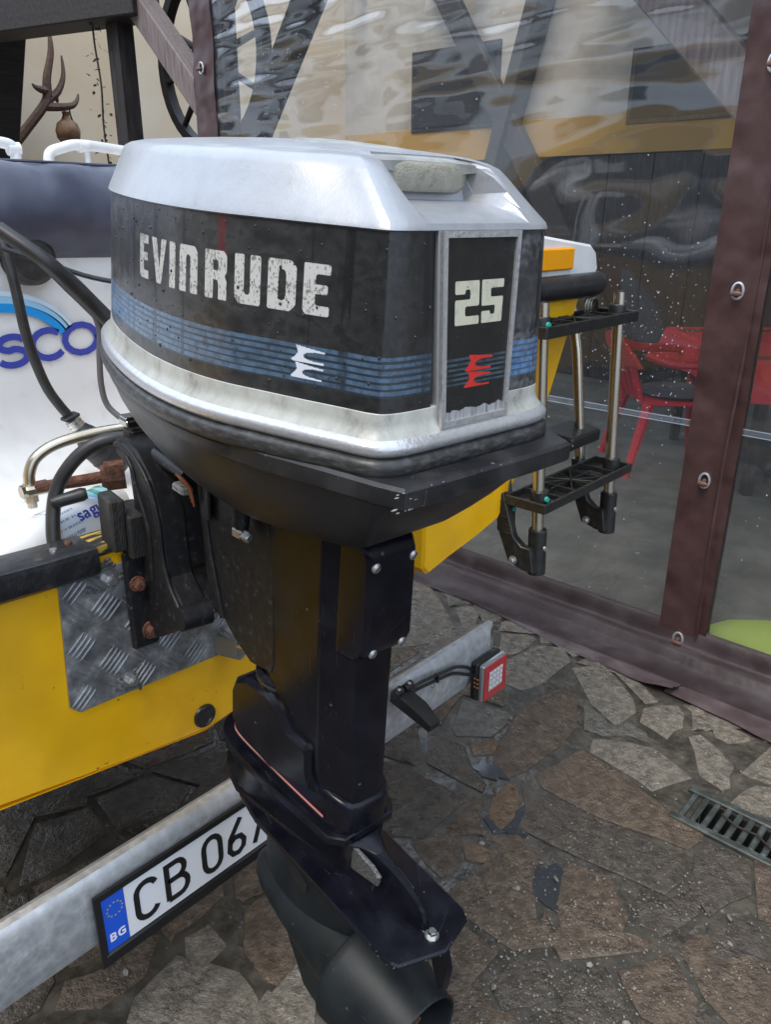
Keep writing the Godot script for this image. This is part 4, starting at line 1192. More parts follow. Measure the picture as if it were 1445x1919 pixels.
# ---------------------------------------------------------------- trailer
func trailer() -> void:
	var t := thing("boat_trailer", "galvanised boat trailer under the hull with its lamp beam behind", "trailer", V(0.63, 0.3, -1.2))
	var beam_m := Mb.new()
	var prof := P2([-0.940, 0.462, -0.935, 0.478, -0.922, 0.4865, -0.910, 0.4855, -0.9025, 0.474, -0.9, 0.455, -0.9, 0.388, -0.914, 0.346, -0.945, 0.342])
	var rings := []
	for x in [-0.14, 1.38]:
		var ring := PackedVector3Array()
		for i in prof.size(): ring.append(V(x + (0.02 if x > 1 and prof[i].y > 0.48 else 0.0), prof[i].y, prof[i].x))
		for i in range(prof.size() - 1, -1, -1):
			var q: Vector2 = prof[i] + Vector2(-0.004, -0.003 if prof[i].y > 0.4 else 0.004)
			ring.append(V(x + (0.02 if x > 1 and prof[i].y > 0.48 else 0.0), q.y, q.x))
		rings.append(ring)
	beam_m.loft(rings)
	part(t, "lamp_beam", beam_m, M["galvanised"], 32.0)
	for q in [[1.16, 0.428, 0.005], [1.138, 0.364, 0.0035]]:
		var bm := Mb.new()
		bm.hexbolt(V(q[0], q[1], -0.9 if q[1] > 0.39 else -0.915), V(0, 0, 1), q[2], 0.004)
		part(t, "rivet", bm, M["bolt_steel"])
	for s in [-1.0, 1.0]:
		part(t, "frame_rail", beam(V(0.63 + s * 0.42, 0.44, -0.97), V(0.63 + s * 0.30, 0.44, -4.2), 0.06, 0.1), M["galvanised"])
		var w := part(t, "wheel", tube([V(0.63 + s * 0.92 - 0.08, 0.29, -2.6), V(0.63 + s * 0.92 - 0.06, 0.29, -2.6), V(0.63 + s * 0.92 + 0.06, 0.29, -2.6), V(0.63 + s * 0.92 + 0.08, 0.29, -2.6)], [0.26, 0.285, 0.285, 0.26], 32), M["black_rubber"])
		part(w, "rim", tube([V(0.63 + s * 0.92 - 0.085, 0.29, -2.6), V(0.63 + s * 0.92 + 0.085, 0.29, -2.6)], 0.17, 24), M["galvanised"])
		part(t, "support", beam(V(0.63 + s * 0.34, 0.53, -1.2), V(0.63 + s * 0.3, 0.56, -2.6), 0.09, 0.07), M["dark_wood_along"])
	part(t, "axle", tube([V(-0.25, 0.29, -2.6), V(1.5, 0.29, -2.6)], 0.03, 12), M["galvanised"])
	part(t, "axle_stay", beam(V(0.63, 0.36, -2.6), V(0.63, 0.42, -4.6), 0.06, 0.08), M["galvanised"])
	for s in [-1.0, 1.0]: part(t, "axle_mount", box(V(0.63 + s * 0.37, 0.36, -2.6), V(0.07, 0.14, 0.12), 0.004), M["galvanised"])
	plate(t)
	# tail lamp
	var lb := Mb.new()
	lb.box(V(1.3485, 0.3745, -0.8885), V(0.098, 0.104, 0.023), Basis(), 0.006)
	var tl := part(t, "tail_lamp", lb, M["plastic_black"])
	part(tl, "lamp_case", box(V(1.3485, 0.3755, -0.8695), V(0.096, 0.10, 0.016), 0.005), M["lamp_body"])
	part(tl, "red_lens", box(V(1.3485, 0.3755, -0.8605), V(0.09, 0.093, 0.004), 0.002), M["lens_red"])
	for i in 4:
		for j in 4:
			var c := Mb.new()
			var o := V(1.327 + i * 0.0138, 0.3575 + j * 0.0132, -0.8583)
			c.loft([PackedVector3Array([o + V(-0.0066, -0.0064, 0), o + V(0.0066, -0.0064, 0), o + V(0.0066, 0.0064, 0), o + V(-0.0066, 0.0064, 0)]), PackedVector3Array([o + V(-0.001, -0.001, 0.0035), o + V(0.001, -0.001, 0.0035), o + V(0.001, 0.001, 0.0035), o + V(-0.001, 0.001, 0.0035)])])
			part(tl, "clear_lens", c, M["lens_clear"], 10.0)
	for k in 6:
		var g := Mb.new()
		g.ball(V(1.2985, 0.364 + (k % 3) * 0.011, -0.884 + (k / 3) * 0.008), V(0.003, 0.0032, 0.003), 8, 6)
		part(tl, "contact", g, mat("copper", lin(0.45, 0.2, 0.08), 0.3, 0.9))
	# cables and the number plate lamp
	for q in [[1.30, 0.405, -0.895, 1.275, 0.425, -0.892, 1.23, 0.447, -0.89, 1.18, 0.458, -0.888, 1.12, 0.470, -0.885, 1.075, 0.478, -0.88, 1.05, 0.472, -0.87], [1.30, 0.392, -0.895, 1.27, 0.408, -0.892, 1.22, 0.435, -0.89, 1.16, 0.448, -0.888, 1.10, 0.459, -0.886, 1.06, 0.466, -0.88, 1.04, 0.462, -0.87]]:
		part(t, "lamp_cable", tube(curve(P3(q)), 0.0038, 8), M["hose"])
	part(t, "cable_tie", box(V(1.155, 0.456, -0.886), V(0.004, 0.022, 0.012), 0.001), M["plastic_black"])
	var pl := Mb.new()
	pl.loft([PackedVector3Array([V(1.005, 0.470, -0.89), V(1.005, 0.497, -0.885), V(1.045, 0.494, -0.885), V(1.045, 0.467, -0.89)]), PackedVector3Array([V(1.01, 0.452, -0.835), V(1.01, 0.476, -0.83), V(1.05, 0.474, -0.83), V(1.05, 0.450, -0.835)]), PackedVector3Array([V(1.016, 0.436, -0.795), V(1.016, 0.452, -0.79), V(1.046, 0.451, -0.79), V(1.046, 0.434, -0.795)])])
	var pp := part(t, "plate_lamp", pl, M["plastic_black"], 20.0)
	part(pp, "clip", tube([V(1.0, 0.497, -0.872), V(1.02, 0.500, -0.872)], 0.009, 12), M["plastic_black"])
	part(pp, "clip", tube([V(1.03, 0.496, -0.872), V(1.052, 0.499, -0.872)], 0.009, 12), M["plastic_black"])
	for x in [1.008, 1.040]:
		var s := Mb.new()
		s.ball(V(x, 0.5075, -0.868), V(0.0045, 0.0025, 0.0045), 10, 6)
		part(pp, "screw", s, M["bolt_steel"])

func plate(t: Node3D) -> void:
	var z := -0.893
	var f := part(t, "number_plate", box(V(0.622, 0.388, z - 0.0035), V(0.536, 0.132, 0.007), 0.002), M["plate_black"])
	var rim := Mb.new()
	var p := P2([0.357, 0.324, 0.887, 0.324, 0.887, 0.452, 0.357, 0.452])
	rim.ribbon(p, 0.0055, back_frame(z), 0.004, true)
	rim.box(V(0.622, 0.333, z + 0.001), V(0.53, 0.016, 0.008), Basis(), 0.003)
	part(f, "plate_frame", rim, M["plate_black"])
	part(f, "plate_sheet", box(V(0.622, 0.394, z + 0.0008), V(0.518, 0.104, 0.0016), 0.0006), M["plate_white"])
	part(f, "blue_band", box(V(0.3815, 0.394, z + 0.0019), V(0.037, 0.1035, 0.0008), 0.0002), M["plate_blue"])
	for i in 12:
		var a := TAU * i / 12
		var s := Mb.new()
		var st := []
		for k in 10:
			var r := 0.0019 if k % 2 == 0 else 0.0008
			st.append(Vector2(0.3825 + cos(a) * 0.0125 + sin(TAU * k / 10) * r, 0.417 + sin(a) * 0.0125 + cos(TAU * k / 10) * r))
		s.extrude(st, back_frame(z + 0.0026), 0.0006, 0.0001)
		part(f, "star", s, M["star_yellow"])
	var bg := TextMesh.new()
	var font := SystemFont.new()
	font.font_names = PackedStringArray(["Droid Sans"])
	font.font_weight = 700
	bg.text = "BG"; bg.font = font; bg.font_size = 32; bg.pixel_size = 0.00066; bg.depth = 0.0006
	var o := part(f, "country_letters", bg, M["plate_white"])
	o.position = V(0.3815, 0.366, z + 0.0026)
	var fr := Transform3D(Basis(), V(0, 0, z + 0.0016))
	var w := 0.0048
	var arc := func(cx: float, cy: float, rx: float, ry: float, a0: float, a1: float) -> Array:
		var q := []
		for i in 9:
			var a := deg_to_rad(lerpf(a0, a1, i / 8.0))
			q.append(Vector2(cx + rx * cos(a), cy + ry * sin(a)))
		return q
	var y0 := 0.355; var y1 := 0.433
	var marks := []
	# C
	marks.append([[arc.call(0.436, y1 - 0.022, 0.0175, 0.0175, 20, 180) + arc.call(0.436, y0 + 0.022, 0.0175, 0.0175, 180, 340), false]])
	# B
	marks.append([[P2([0.473, y0 + w, 0.473, y1 - w]) + arc.call(0.492, y1 - 0.0205, 0.0135, 0.0158, 90, -90) + P2([0.473, 0.3965]), false], [arc.call(0.494, y0 + 0.0232, 0.0155, 0.0185, 90, -90) + P2([0.473, y0 + w]), false]])
	# 0
	marks.append([[arc.call(0.560, y1 - 0.024, 0.0165, 0.0195, 0, 180) + arc.call(0.560, y0 + 0.024, 0.0165, 0.0195, 180, 360), true]])
	# 6
	marks.append([[P2([0.6205, y1 - w * 0.4, 0.5975, 0.397]) + arc.call(0.610, y0 + 0.0225, 0.0160, 0.0180, 150, 505), false]])
	# 7
	marks.append([[P2([0.6405, y1 - w, 0.674, y1 - w, 0.648, y0]), false]])
	# the rest of the number is hidden behind the motor's leg
	for m in marks:
		var mb := Mb.new()
		for s in m: mb.ribbon(s[0], w, fr, 0.0012, s[1])
		part(f, "character", mb, M["plate_black"])

# ---------------------------------------------------------------- the outboard motor (local axes: x starboard, y up, z aft)
var plan := []      # hood outline at its widest, rear centre round port to the bow, then back along starboard
var plan_n := []    # outward normals
var plan_s := []    # arc length from the rear centre, per side
var half_n := 0

func make_plan() -> void:
	var p := P2([0, 0.308, -0.045, 0.308, -0.085, 0.307, -0.108, 0.300, -0.120, 0.285, -0.129, 0.262, -0.143, 0.228, -0.159, 0.186, -0.175, 0.142, -0.184, 0.094, -0.186, 0.04, -0.180, -0.025, -0.163, -0.11, -0.138, -0.19, -0.103, -0.262, -0.055, -0.310, 0, -0.326])
	var q := []
	var ext := [Vector2(0.045, 0.308)] + p + [Vector2(0.055, -0.310)]
	for i in range(1, ext.size() - 2):
		for k in 8:
			var t := k / 8.0
			var a = ext[i - 1]; var b = ext[i]; var c = ext[i + 1]; var d = ext[i + 2]
			q.append((b * 2.0 + (c - a) * t + (a * 2.0 - b * 5.0 + c * 4.0 - d) * t * t + (b * 3.0 - a - c * 3.0 + d) * t * t * t) * 0.5)
	q.append(p[-1])
	half_n = q.size()
	for i in half_n: plan.append(q[i])
	for i in range(half_n - 2, 0, -1): plan.append(Vector2(-q[i].x, q[i].y))
	var s := 0.0
	var n := plan.size()
	for i in n:
		var t: Vector2 = (plan[(i + 1) % n] - plan[(i + n - 1) % n]).normalized()
		var o := Vector2(t.y, -t.x)
		if o.dot(plan[i]) < 0.0: o = -o
		plan_n.append(o)
		if i > 0 and i < half_n: s += plan[i].distance_to(plan[i - 1])
		plan_s.append(s if i < half_n else -plan_s[n - i])

func ring(y: float, inset: float) -> PackedVector3Array:
	var r := PackedVector3Array()
	for i in plan.size():
		var q: Vector2 = plan[i] - plan_n[i] * inset
		r.append(V(q.x, y, q.y))
	return r

func shrunk(y: float, inset: float, first: float) -> PackedVector3Array:   # inset a little, then drawn in towards the middle so that tight corners keep their order
	var r := ring(y, min(inset, first))
	var d: float = max(0.0, inset - first)
	for i in r.size(): r[i] = V(r[i].x * (1.0 - d / 0.165), y, r[i].z * (1.0 - d / 0.30))
	return r

func bead_on_band(s: float, v: float) -> Vector3:
	var i := 0
	while i < half_n - 2 and plan_s[i + 1] < s: i += 1
	var t: float = clamp((s - plan_s[i]) / max(1e-6, plan_s[i + 1] - plan_s[i]), 0, 1)
	var q: Vector2 = plan[i].lerp(plan[i + 1], t) - plan_n[i].lerp(plan_n[i + 1], t) * lerpf(0.013, 0.024, v)
	return V(q.x, lerpf(0.957, 1.103, v), q.y)

# flat artwork printed on the band: stripes, name, emblem and the wear on the black paint
func fill_poly(im: Image, pts: Array, val: float) -> void:
	var y0 := 1e9; var y1 := -1e9
	for p in pts:
		y0 = min(y0, p.y); y1 = max(y1, p.y)
	for y in range(max(0, int(y0)), min(im.get_height() - 1, int(y1) + 1) + 1):
		var xs := []
		var yc := y + 0.5
		for i in pts.size():
			var a = pts[i]; var b = pts[(i + 1) % pts.size()]
			if (a.y <= yc) != (b.y <= yc): xs.append(a.x + (yc - a.y) / (b.y - a.y) * (b.x - a.x))
		xs.sort()
		for k in range(0, xs.size() - 1, 2):
			var x0: int = max(0, int(round(xs[k]))); var x1: int = min(im.get_width(), int(round(xs[k + 1])))
			if x1 > x0: im.fill_rect(Rect2i(x0, y, x1 - x0, 1), Color(val, val, val))

func round_poly(a: Array, r: float, ry: float) -> Array:   # polygon with corners cut round
	var o := []
	var n := a.size()
	for i in n:
		var p: Vector2 = a[i]; var e: Vector2 = a[(i + n - 1) % n]; var f: Vector2 = a[(i + 1) % n]
		var d0 := e - p; var d1 := f - p
		var k0: float = min(0.45, r / max(1e-5, d0.length())); var k1: float = min(0.45, ry / max(1e-5, d1.length()))
		for j in 4:
			var t := j / 3.0
			o.append((p + d0 * k0) * (1 - t) * (1 - t) + p * 2.0 * t * (1 - t) + (p + d1 * k1) * t * t)
	return o

const EMBLEM := [0.13, 0.0, 0.5, 0.05, 1.0, 0.11, 1.0, 0.165, 0.66, 0.165, 0.46, 0.20, 0.37, 0.27, 0.38, 0.345, 0.5, 0.40, 0.7, 0.43, 0.97, 0.435, 0.97, 0.495, 0.06, 0.495, 0.0, 0.46, 0.12, 0.33, 0.2, 0.22]

func emblem(im: Image, x: float, y: float, w: float, h: float) -> void:
	var a := []
	var b := []
	for p in P2(EMBLEM):
		a.append(Vector2(x + p.x * w, y + p.y * h))
		b.append(Vector2(x + p.x * w * 0.97, y + (0.515 + p.y * 0.97) * h))
	fill_poly(im, a, 1.0)
	fill_poly(im, b, 1.0)

func band_texture() -> ImageTexture:
	var W := 1536; var H := 288
	var L := 0.84
	var name_mask := Image.create(W, H, false, Image.FORMAT_L8)
	var em_mask := Image.create(W, H, false, Image.FORMAT_L8)
	# letters, each in a box from s0 (left) to s1 (right); v from 0.5 to 0.777
	var glyph := func(s0: float, s1: float, parts: Array, holes: Array) -> void:
		for g in [[parts, 1.0], [holes, 0.0]]:
			for poly in g[0]:
				var q := []
				for p in P2(poly): q.append(Vector2((s0 + (s1 - s0) * p.x) / L * W, (1.0 - lerpf(0.778, 0.497, p.y)) * H))
				fill_poly(name_mask, round_poly(q, 3.0, 3.0), g[1])
	var e_p := [[0, 0, 1, 0, 1, 0.2, 0.5, 0.2, 0.46, 0.25, 0.46, 0.4, 0.92, 0.4, 0.92, 0.58, 0.46, 0.58, 0.46, 0.76, 0.5, 0.8, 1, 0.8, 1, 1, 0.1, 1, 0, 0.92]]
	glyph.call(0.4475, 0.4215, e_p, [])
	glyph.call(0.4125, 0.3780, [[0, 0, 0.36, 0, 0.55, 0.66, 0.68, 0, 1, 0, 0.66, 1, 0.36, 1]], [])
	glyph.call(0.3715, 0.3600, [[0, 0, 1, 0, 1, 1, 0, 1]], [])
	glyph.call(0.3515, 0.3215, [[0, 0.04, 0.06, 0, 0.85, 0, 1, 0.12, 1, 1, 0.62, 1, 0.62, 0.26, 0.56, 0.2, 0.42, 0.2, 0.38, 0.26, 0.38, 1, 0, 1]], [])
	glyph.call(0.3100, 0.2805, [[0, 0, 0.86, 0, 1, 0.1, 1, 0.42, 0.9, 0.52, 1, 0.6, 1, 1, 0.62, 1, 0.62, 0.66, 0.56, 0.6, 0.38, 0.6, 0.38, 1, 0, 1]], [[0.38, 0.2, 0.6, 0.2, 0.62, 0.24, 0.62, 0.36, 0.58, 0.41, 0.38, 0.41]])
	glyph.call(0.2705, 0.2425, [[0, 0, 0.38, 0, 0.38, 0.74, 0.44, 0.8, 0.58, 0.8, 0.62, 0.74, 0.62, 0, 1, 0, 1, 1, 0.16, 1, 0, 0.88]], [])
	glyph.call(0.2350, 0.2060, [[0, 0, 0.8, 0, 1, 0.14, 1, 0.86, 0.8, 1, 0, 1]], [[0.38, 0.2, 0.58, 0.2, 0.63, 0.27, 0.63, 0.73, 0.58, 0.8, 0.38, 0.8]])
	glyph.call(0.1990, 0.1730, e_p, [])
	emblem(em_mask, (L - 0.2080) / L * 0 + 0.1735 / L * W, (1.0 - 0.318) * H, 0.034 / L * W, 0.19 * H)
	em_mask.flip_x()
	# the texture's u runs from the rear centre forwards, so what reads left to right on the port side is drawn with falling s
	var em2 := Image.create(W, H, false, Image.FORMAT_L8)
	for x in range(int(0.17 / L * W), int(0.213 / L * W)):
		for y in H:
			var xx := int((0.1735 + 0.2075 - (x / float(W)) * L) / L * W)
			em2.set_pixel(x, y, em_mask.get_pixel(clampi(W - 1 - xx, 0, W - 1), y))
	var n1 := FastNoiseLite.new(); n1.seed = 101; n1.frequency = 0.012; n1.fractal_octaves = 5
	var n2 := FastNoiseLite.new(); n2.seed = 102; n2.frequency = 0.05; n2.fractal_octaves = 4
	var n3 := FastNoiseLite.new(); n3.seed = 103; n3.frequency = 0.03
	var nd := name_mask.get_data(); var ed := em2.get_data()
	var data := PackedByteArray(); data.resize(W * H * 3)
	for x in W:
		var s := x / float(W) * L
		var streak := n3.get_noise_2d(x * 0.55, 0.0)
		var run_end := 0.5 + 0.5 * n3.get_noise_2d(x * 0.9, 500.0)
		for y in H:
			var v := 1.0 - y / float(H)
			var a := n1.get_noise_2d(x, y * 1.5)
			var b := n2.get_noise_2d(x, y)
			# dull weathered black, paler where salt has dried, darker where water has run
			var g := 0.016 + 0.012 * a + 0.008 * b + 0.034 * smoothstep(0.10, 0.34, s) * clampf(0.75 + a, 0.3, 1.3)
			g *= 1.0 - 0.7 * smoothstep(0.26, 0.36, streak) * smoothstep(run_end * 0.9 - 0.08, run_end * 0.9 + 0.02, v)
			g *= 1.0 - 0.5 * smoothstep(0.22, 0.34, a)
			g += 0.10 * smoothstep(0.43, 0.56, s) * max(0.0, 0.35 + b + 0.6 * a) * smoothstep(0.02, 0.3, absf(v - 0.62))
			g = max(g, 0.006)
			var c := Vector3(g, g, g * 1.04)
			c = c.lerp(Vector3(0.11, 0.015, 0.018), 0.8 * smoothstep(0.007, 0.002, absf(s - 0.290 - 0.006 * a + 0.02 * (1.0 - v))) * smoothstep(0.66, 0.8, v + 0.2 * a))
			# blue stripes
			var top := 0.325
			var bot := 0.095
			if v < top and v > bot:
				var k := (top - v) / (top - bot) * 6.0
				var f: float = k - floor(k)
				var wdt := 0.68 - 0.10 * smoothstep(0.28, 0.05, s)
				if f < wdt:
					var pale := smoothstep(0.18, 0.5, s)
					var blue := Vector3(0.075, 0.135, 0.215).lerp(Vector3(0.17, 0.28, 0.42), pale)
					if s > 0.46: blue = blue.lerp(Vector3(0.09, 0.24, 0.5), 0.7)
					c = c.lerp(blue, clampf(0.8 + 0.5 * b - 0.5 * max(0.0, a) - 0.4 * smoothstep(0.24, 0.34, streak), 0.1, 1.0))
				else: c = c.lerp(Vector3(0.022, 0.036, 0.055).lerp(Vector3(0.07, 0.11, 0.17), smoothstep(0.2, 0.4, s)), 0.6)
			var i := y * W + x
			if nd[i] > 100:
				var worn := smoothstep(0.34, 0.44, absf(n2.get_noise_2d(x * 2.2, y * 1.1)) + 0.35 * a)
				c = Vector3(0.56, 0.56, 0.53).lerp(Vector3(0.16, 0.15, 0.13), worn * 0.85)
			if ed[i] > 100: c = Vector3(0.66, 0.69, 0.76)
			for ch in 3: data[i * 3 + ch] = int(clampf(pow(c[ch], 1.0 / 2.2), 0, 1) * 255.0)
	return ImageTexture.create_from_image(Image.create_from_data(W, H, false, Image.FORMAT_RGB8, data))

func panel_texture() -> ImageTexture:
	var W := 256; var H := 448
	var num := Image.create(W, H, false, Image.FORMAT_L8)
	var em := Image.create(W, H, false, Image.FORMAT_L8)
	for g in [[[0, 0, 1, 0, 1, 0.58, 0.42, 0.58, 0.42, 0.8, 1, 0.8, 1, 1, 0, 1, 0, 0.42, 0.62, 0.42, 0.62, 0.2, 0.42, 0.2, 0.42, 0.3, 0, 0.3], 0.13], [[0, 0, 1, 0, 1, 0.2, 0.4, 0.2, 0.4, 0.4, 1, 0.4, 1, 1, 0, 1, 0, 0.72, 0.4, 0.72, 0.4, 0.8, 0.62, 0.8, 0.62, 0.6, 0, 0.6], 0.51]]:
		var q := []
		for p in P2(g[0]): q.append(Vector2((g[1] + p.x * 0.345) * W, (0.225 + p.y * 0.24) * H))
		fill_poly(num, round_poly(q, 5.0, 5.0), 1.0)
	emblem(em, 0.29 * W, 0.635 * H, 0.46 * W, 0.19 * H)
	var n1 := FastNoiseLite.new(); n1.seed = 111; n1.frequency = 0.02; n1.fractal_octaves = 5
	var im := Image.create(W, H, false, Image.FORMAT_RGB8)
	for x in W:
		for y in H:
			var a := n1.get_noise_2d(x, y)
			var g := 0.012 + 0.006 * a
			var c := Vector3(g, g, g)
			var v := y / float(H)
			if v > 0.645 and v < 0.815:
				var k := (v - 0.645) / 0.17 * 6.0
				if k - floor(k) < 0.5: c = Vector3(0.05, 0.09, 0.12).lerp(c, clampf(0.3 + a, 0, 1))
			if num.get_pixel(x, y).r > 0.5: c = Vector3(0.62, 0.60, 0.46) * (1.0 - 0.25 * max(0.0, a))
			if em.get_pixel(x, y).r > 0.5: c = Vector3(0.62, 0.03, 0.02)
			if v > 0.945 - 0.02 * a: c = c.lerp(Vector3(0.38, 0.38, 0.39), clampf(0.9 + 0.8 * n1.get_noise_2d(x * 3.0, y * 0.4), 0, 1))
			im.set_pixel(x, y, Color(pow(c.x, 0.4545), pow(c.y, 0.4545), pow(c.z, 0.4545)))
	return ImageTexture.create_from_image(im)

func motor() -> void:
	make_plan()
	var o := thing("outboard_motor", "black and silver outboard motor clamped to the yellow transom", "outboard motor", V(0.60754, 0.31239, -0.77412))
	world_things.erase(o)
	o.rotation = V(deg_to_rad(4.5), deg_to_rad(-6.5), 0)
	var inv := o.transform.affine_inverse()
	hood(o)
	lower_cowl(o)
	leg(o)
	bracket(o, inv)

func hood(o: Node3D) -> void:
	# printed band: port half and starboard half, each with its own run of the artwork
	var tex := band_texture()
	var bm := mat("hood_band", Color.WHITE, 0.36, 0.0, {"tex": tex, "uv": true, "coat": 0.35, "cr": 0.15})
	for side in 2:
		var m := Mb.new()
		m.begin()
		var n := plan.size()
		var r0 := ring(0.957, 0.013); var r1 := ring(1.103, 0.024)
		for k in half_n - 1:
			var i := k; var j := k + 1
			var u0: float = plan_s[k] / 0.84; var u1: float = plan_s[k + 1] / 0.84
			if side == 1:
				i = (n - k) % n; j = (n - k - 1) % n
				u0 = (0.62 - plan_s[k]) / 0.84; u1 = (0.62 - plan_s[k + 1]) / 0.84
			if plan_s[k] < 0.05 and side < 2 and absf(plan[i].x) < 0.046: continue
			for e in 4:
				var f0 := e / 4.0; var f1 := (e + 1) / 4.0
				m.quad(r0[i].lerp(r1[i], f0), r0[j].lerp(r1[j], f0), r0[j].lerp(r1[j], f1), r0[i].lerp(r1[i], f1), Vector2(u0, 1 - f0), Vector2(u1, 1 - f0), Vector2(u1, 1 - f1), Vector2(u0, 1 - f1))
		m.close()
		part(o, "hood_band", m, bm, 60.0)
	# silver top shell with the sloped notch at the rear
	var sh := Mb.new()
	var rs := []
	var lv := [[1.100, 0.024], [1.1015, 0.0215], [1.1065, 0.0235], [1.118, 0.030], [1.130, 0.0365], [1.142, 0.0425], [1.1485, 0.047], [1.1525, 0.056], [1.156, 0.075]]
	for q in lv:
		var r := shrunk(q[0], q[1], 0.024)
		for i in r.size():
			var p := r[i]
			# the rear face leans further forward than the sides
			var t := (p.y - 1.1065) / 0.042
			if t > 0.0: p.z -= smoothstep(0.16, 0.26, p.z) * 0.030 * min(t, 1.2)
			# notch
			if absf(p.x) < 0.064 and p.z > 0.15 and q[0] > 1.11:
				var k := smoothstep(0.064, 0.056, absf(p.x))
				var tgt := p
				if q[0] < 1.12: tgt = V(p.x, 1.112, 0.270)
				elif q[0] < 1.135: tgt = V(p.x, 1.118, 0.248)
				elif q[0] < 1.145: tgt = V(p.x, 1.120, 0.213)
				elif q[0] < 1.15: tgt = V(p.x, 1.146, 0.206)
				else: tgt = V(p.x, p.y, min(p.z, 0.200))
				p = p.lerp(tgt, k)
			r[i] = p
		rs.append(r)
	for f in [0.75, 0.5, 0.25]:
		var r := PackedVector3Array()
		for p in rs[8]: r.append(V(p.x * f, 1.156 + 0.0085 * (1.0 - f * f), 0.03 + (p.z - 0.03) * f))
		rs.append(r)
	sh.loft(rs, true, true, true)
	part(o, "hood_top", sh, M["silver_paint"], 32.0)
	# worn plate on the top and the carrying handle under its rear lip
	var tp := Mb.new()
	var tr := []
	for z in [0.085, 0.12, 0.16, 0.19, 0.212, 0.221]:
		var y: float = 1.1655 - 0.24 * pow(max(0.0, z - 0.05), 1.6) if z < 0.215 else 1.150
		var hw := lerpf(0.05, 0.060, (z - 0.085) / 0.136)
		tr.append(PackedVector3Array([V(-hw, y - 0.006, z), V(-hw + 0.002, y, z), V(-hw * 0.4, y + 0.001, z), V(hw * 0.4, y + 0.001, z), V(hw - 0.002, y, z), V(hw, y - 0.006, z), V(0, y - 0.012, z)]))
	tp.loft(tr)
	part(o, "top_plate", tp, M["top_worn"])
	var hd := Mb.new()
	var hr := []
	for i in 13:
		var x := lerpf(-0.056, 0.056, i / 12.0)
		var e := pow(absf(x) / 0.056, 4.0)
		var zc := 0.222 - 0.012 * e
		var ring_p := PackedVector3Array()
		for q in [[-0.02, 0.008], [0.0, 0.0085], [0.003, 0.004], [0.001, -0.010], [-0.004, -0.0155], [-0.02, -0.0155]]: ring_p.append(V(x, 1.142 + q[1], zc + q[0]))
		hr.append(ring_p)
	hd.loft(hr)
	part(o, "carry_handle", hd, M["cream_dirty"], 45.0, "grimy cream carrying handle in the rear notch")
	# lip and skirt
	var lip := Mb.new()
	lip.loft([ring(0.921, 0.008), ring(0.9235, 0.001), ring(0.927, -0.0015), ring(0.932, -0.0015), ring(0.9355, 0.0015), ring(0.938, 0.006), ring(0.930, 0.02)], true, false, false)
	part(o, "hood_lip", lip, M["silver_lip"], 50.0)
	var sk := Mb.new()
	sk.loft([ring(0.934, 0.003), ring(0.9385, 0.0055), ring(0.943, 0.0095), ring(0.949, 0.0115), ring(0.957, 0.0122), ring(0.9585, 0.0135), ring(0.958, 0.02)], true, false, false)
	part(o, "hood_skirt", sk, M["cream_paint"], 60.0)
	# number panel on the rear
	var fr := Mb.new()
	var n3 := Basis(V(1, 0, 0), V(0, 1, -0.075).normalized(), V(0, 0.075, 1).normalized())
	var pf := Transform3D(n3, V(0, 1.022, 0.2895))
	fr.extrude(P2([-0.0435, -0.085, 0.0435, -0.085, 0.0485, 0.0795, -0.0485, 0.0795]), Transform3D(n3, V(0, 1.022, 0.2865)), 0.016, 0.003)
	var pn := part(o, "number_panel", fr, M["silver_paint"], 30.0)
	var rb := Mb.new()
	rb.ribbon(P2([-0.041, -0.081, 0.041, -0.081, 0.0458, 0.0765, -0.0458, 0.0765]), 0.0026, Transform3D(n3, pf * V(0, 0, 0.005)), 0.0035, true)
	part(pn, "panel_frame", rb, M["silver_lip"], 30.0)
	var face := Mb.new()
	var f0 := [V(-0.0385, -0.0785, 0.0062), V(0.0385, -0.0785, 0.0062), V(0.0432, 0.074, 0.0062), V(-0.0432, 0.074, 0.0062)]
	face.begin()
	face.quad(pf * f0[0], pf * f0[1], pf * f0[2], pf * f0[3], Vector2(0, 1), Vector2(1, 1), Vector2(1, 0), Vector2(0, 0))
	face.face(V(0, 0, 1))
	part(pn, "number_face", face, mat("number_print", Color.WHITE, 0.32, 0.0, {"tex": panel_texture(), "uv": true, "coat": 0.4, "cr": 0.1}))
	# beads of rain
	var bead := Mb.new()
	bead.ball(Vector3.ZERO, V(1, 1, 1), 8, 5)
	var where := []
	for i in 420:
		var s := rng.randf_range(0.05, 0.6)
		var v := rng.randf_range(0.03, 0.97)
		var r := 0.0004 + 0.0011 * pow(rng.randf(), 5.0)
		where.append(Transform3D(Basis().scaled(V(r, r * rng.randf_range(0.9, 1.5), r)), bead_on_band(s, v)))
	for i in 60:
		var r := 0.0003 + 0.0006 * pow(rng.randf(), 3.0)
		where.append(Transform3D(Basis().scaled(V(r, r, r * 0.6)), pf * V(rng.randf_range(-0.037, 0.037), rng.randf_range(-0.07, 0.07), 0.0062)))
	stuff(o, "rain_beads", bead.mesh(), M["water_bead"], where)

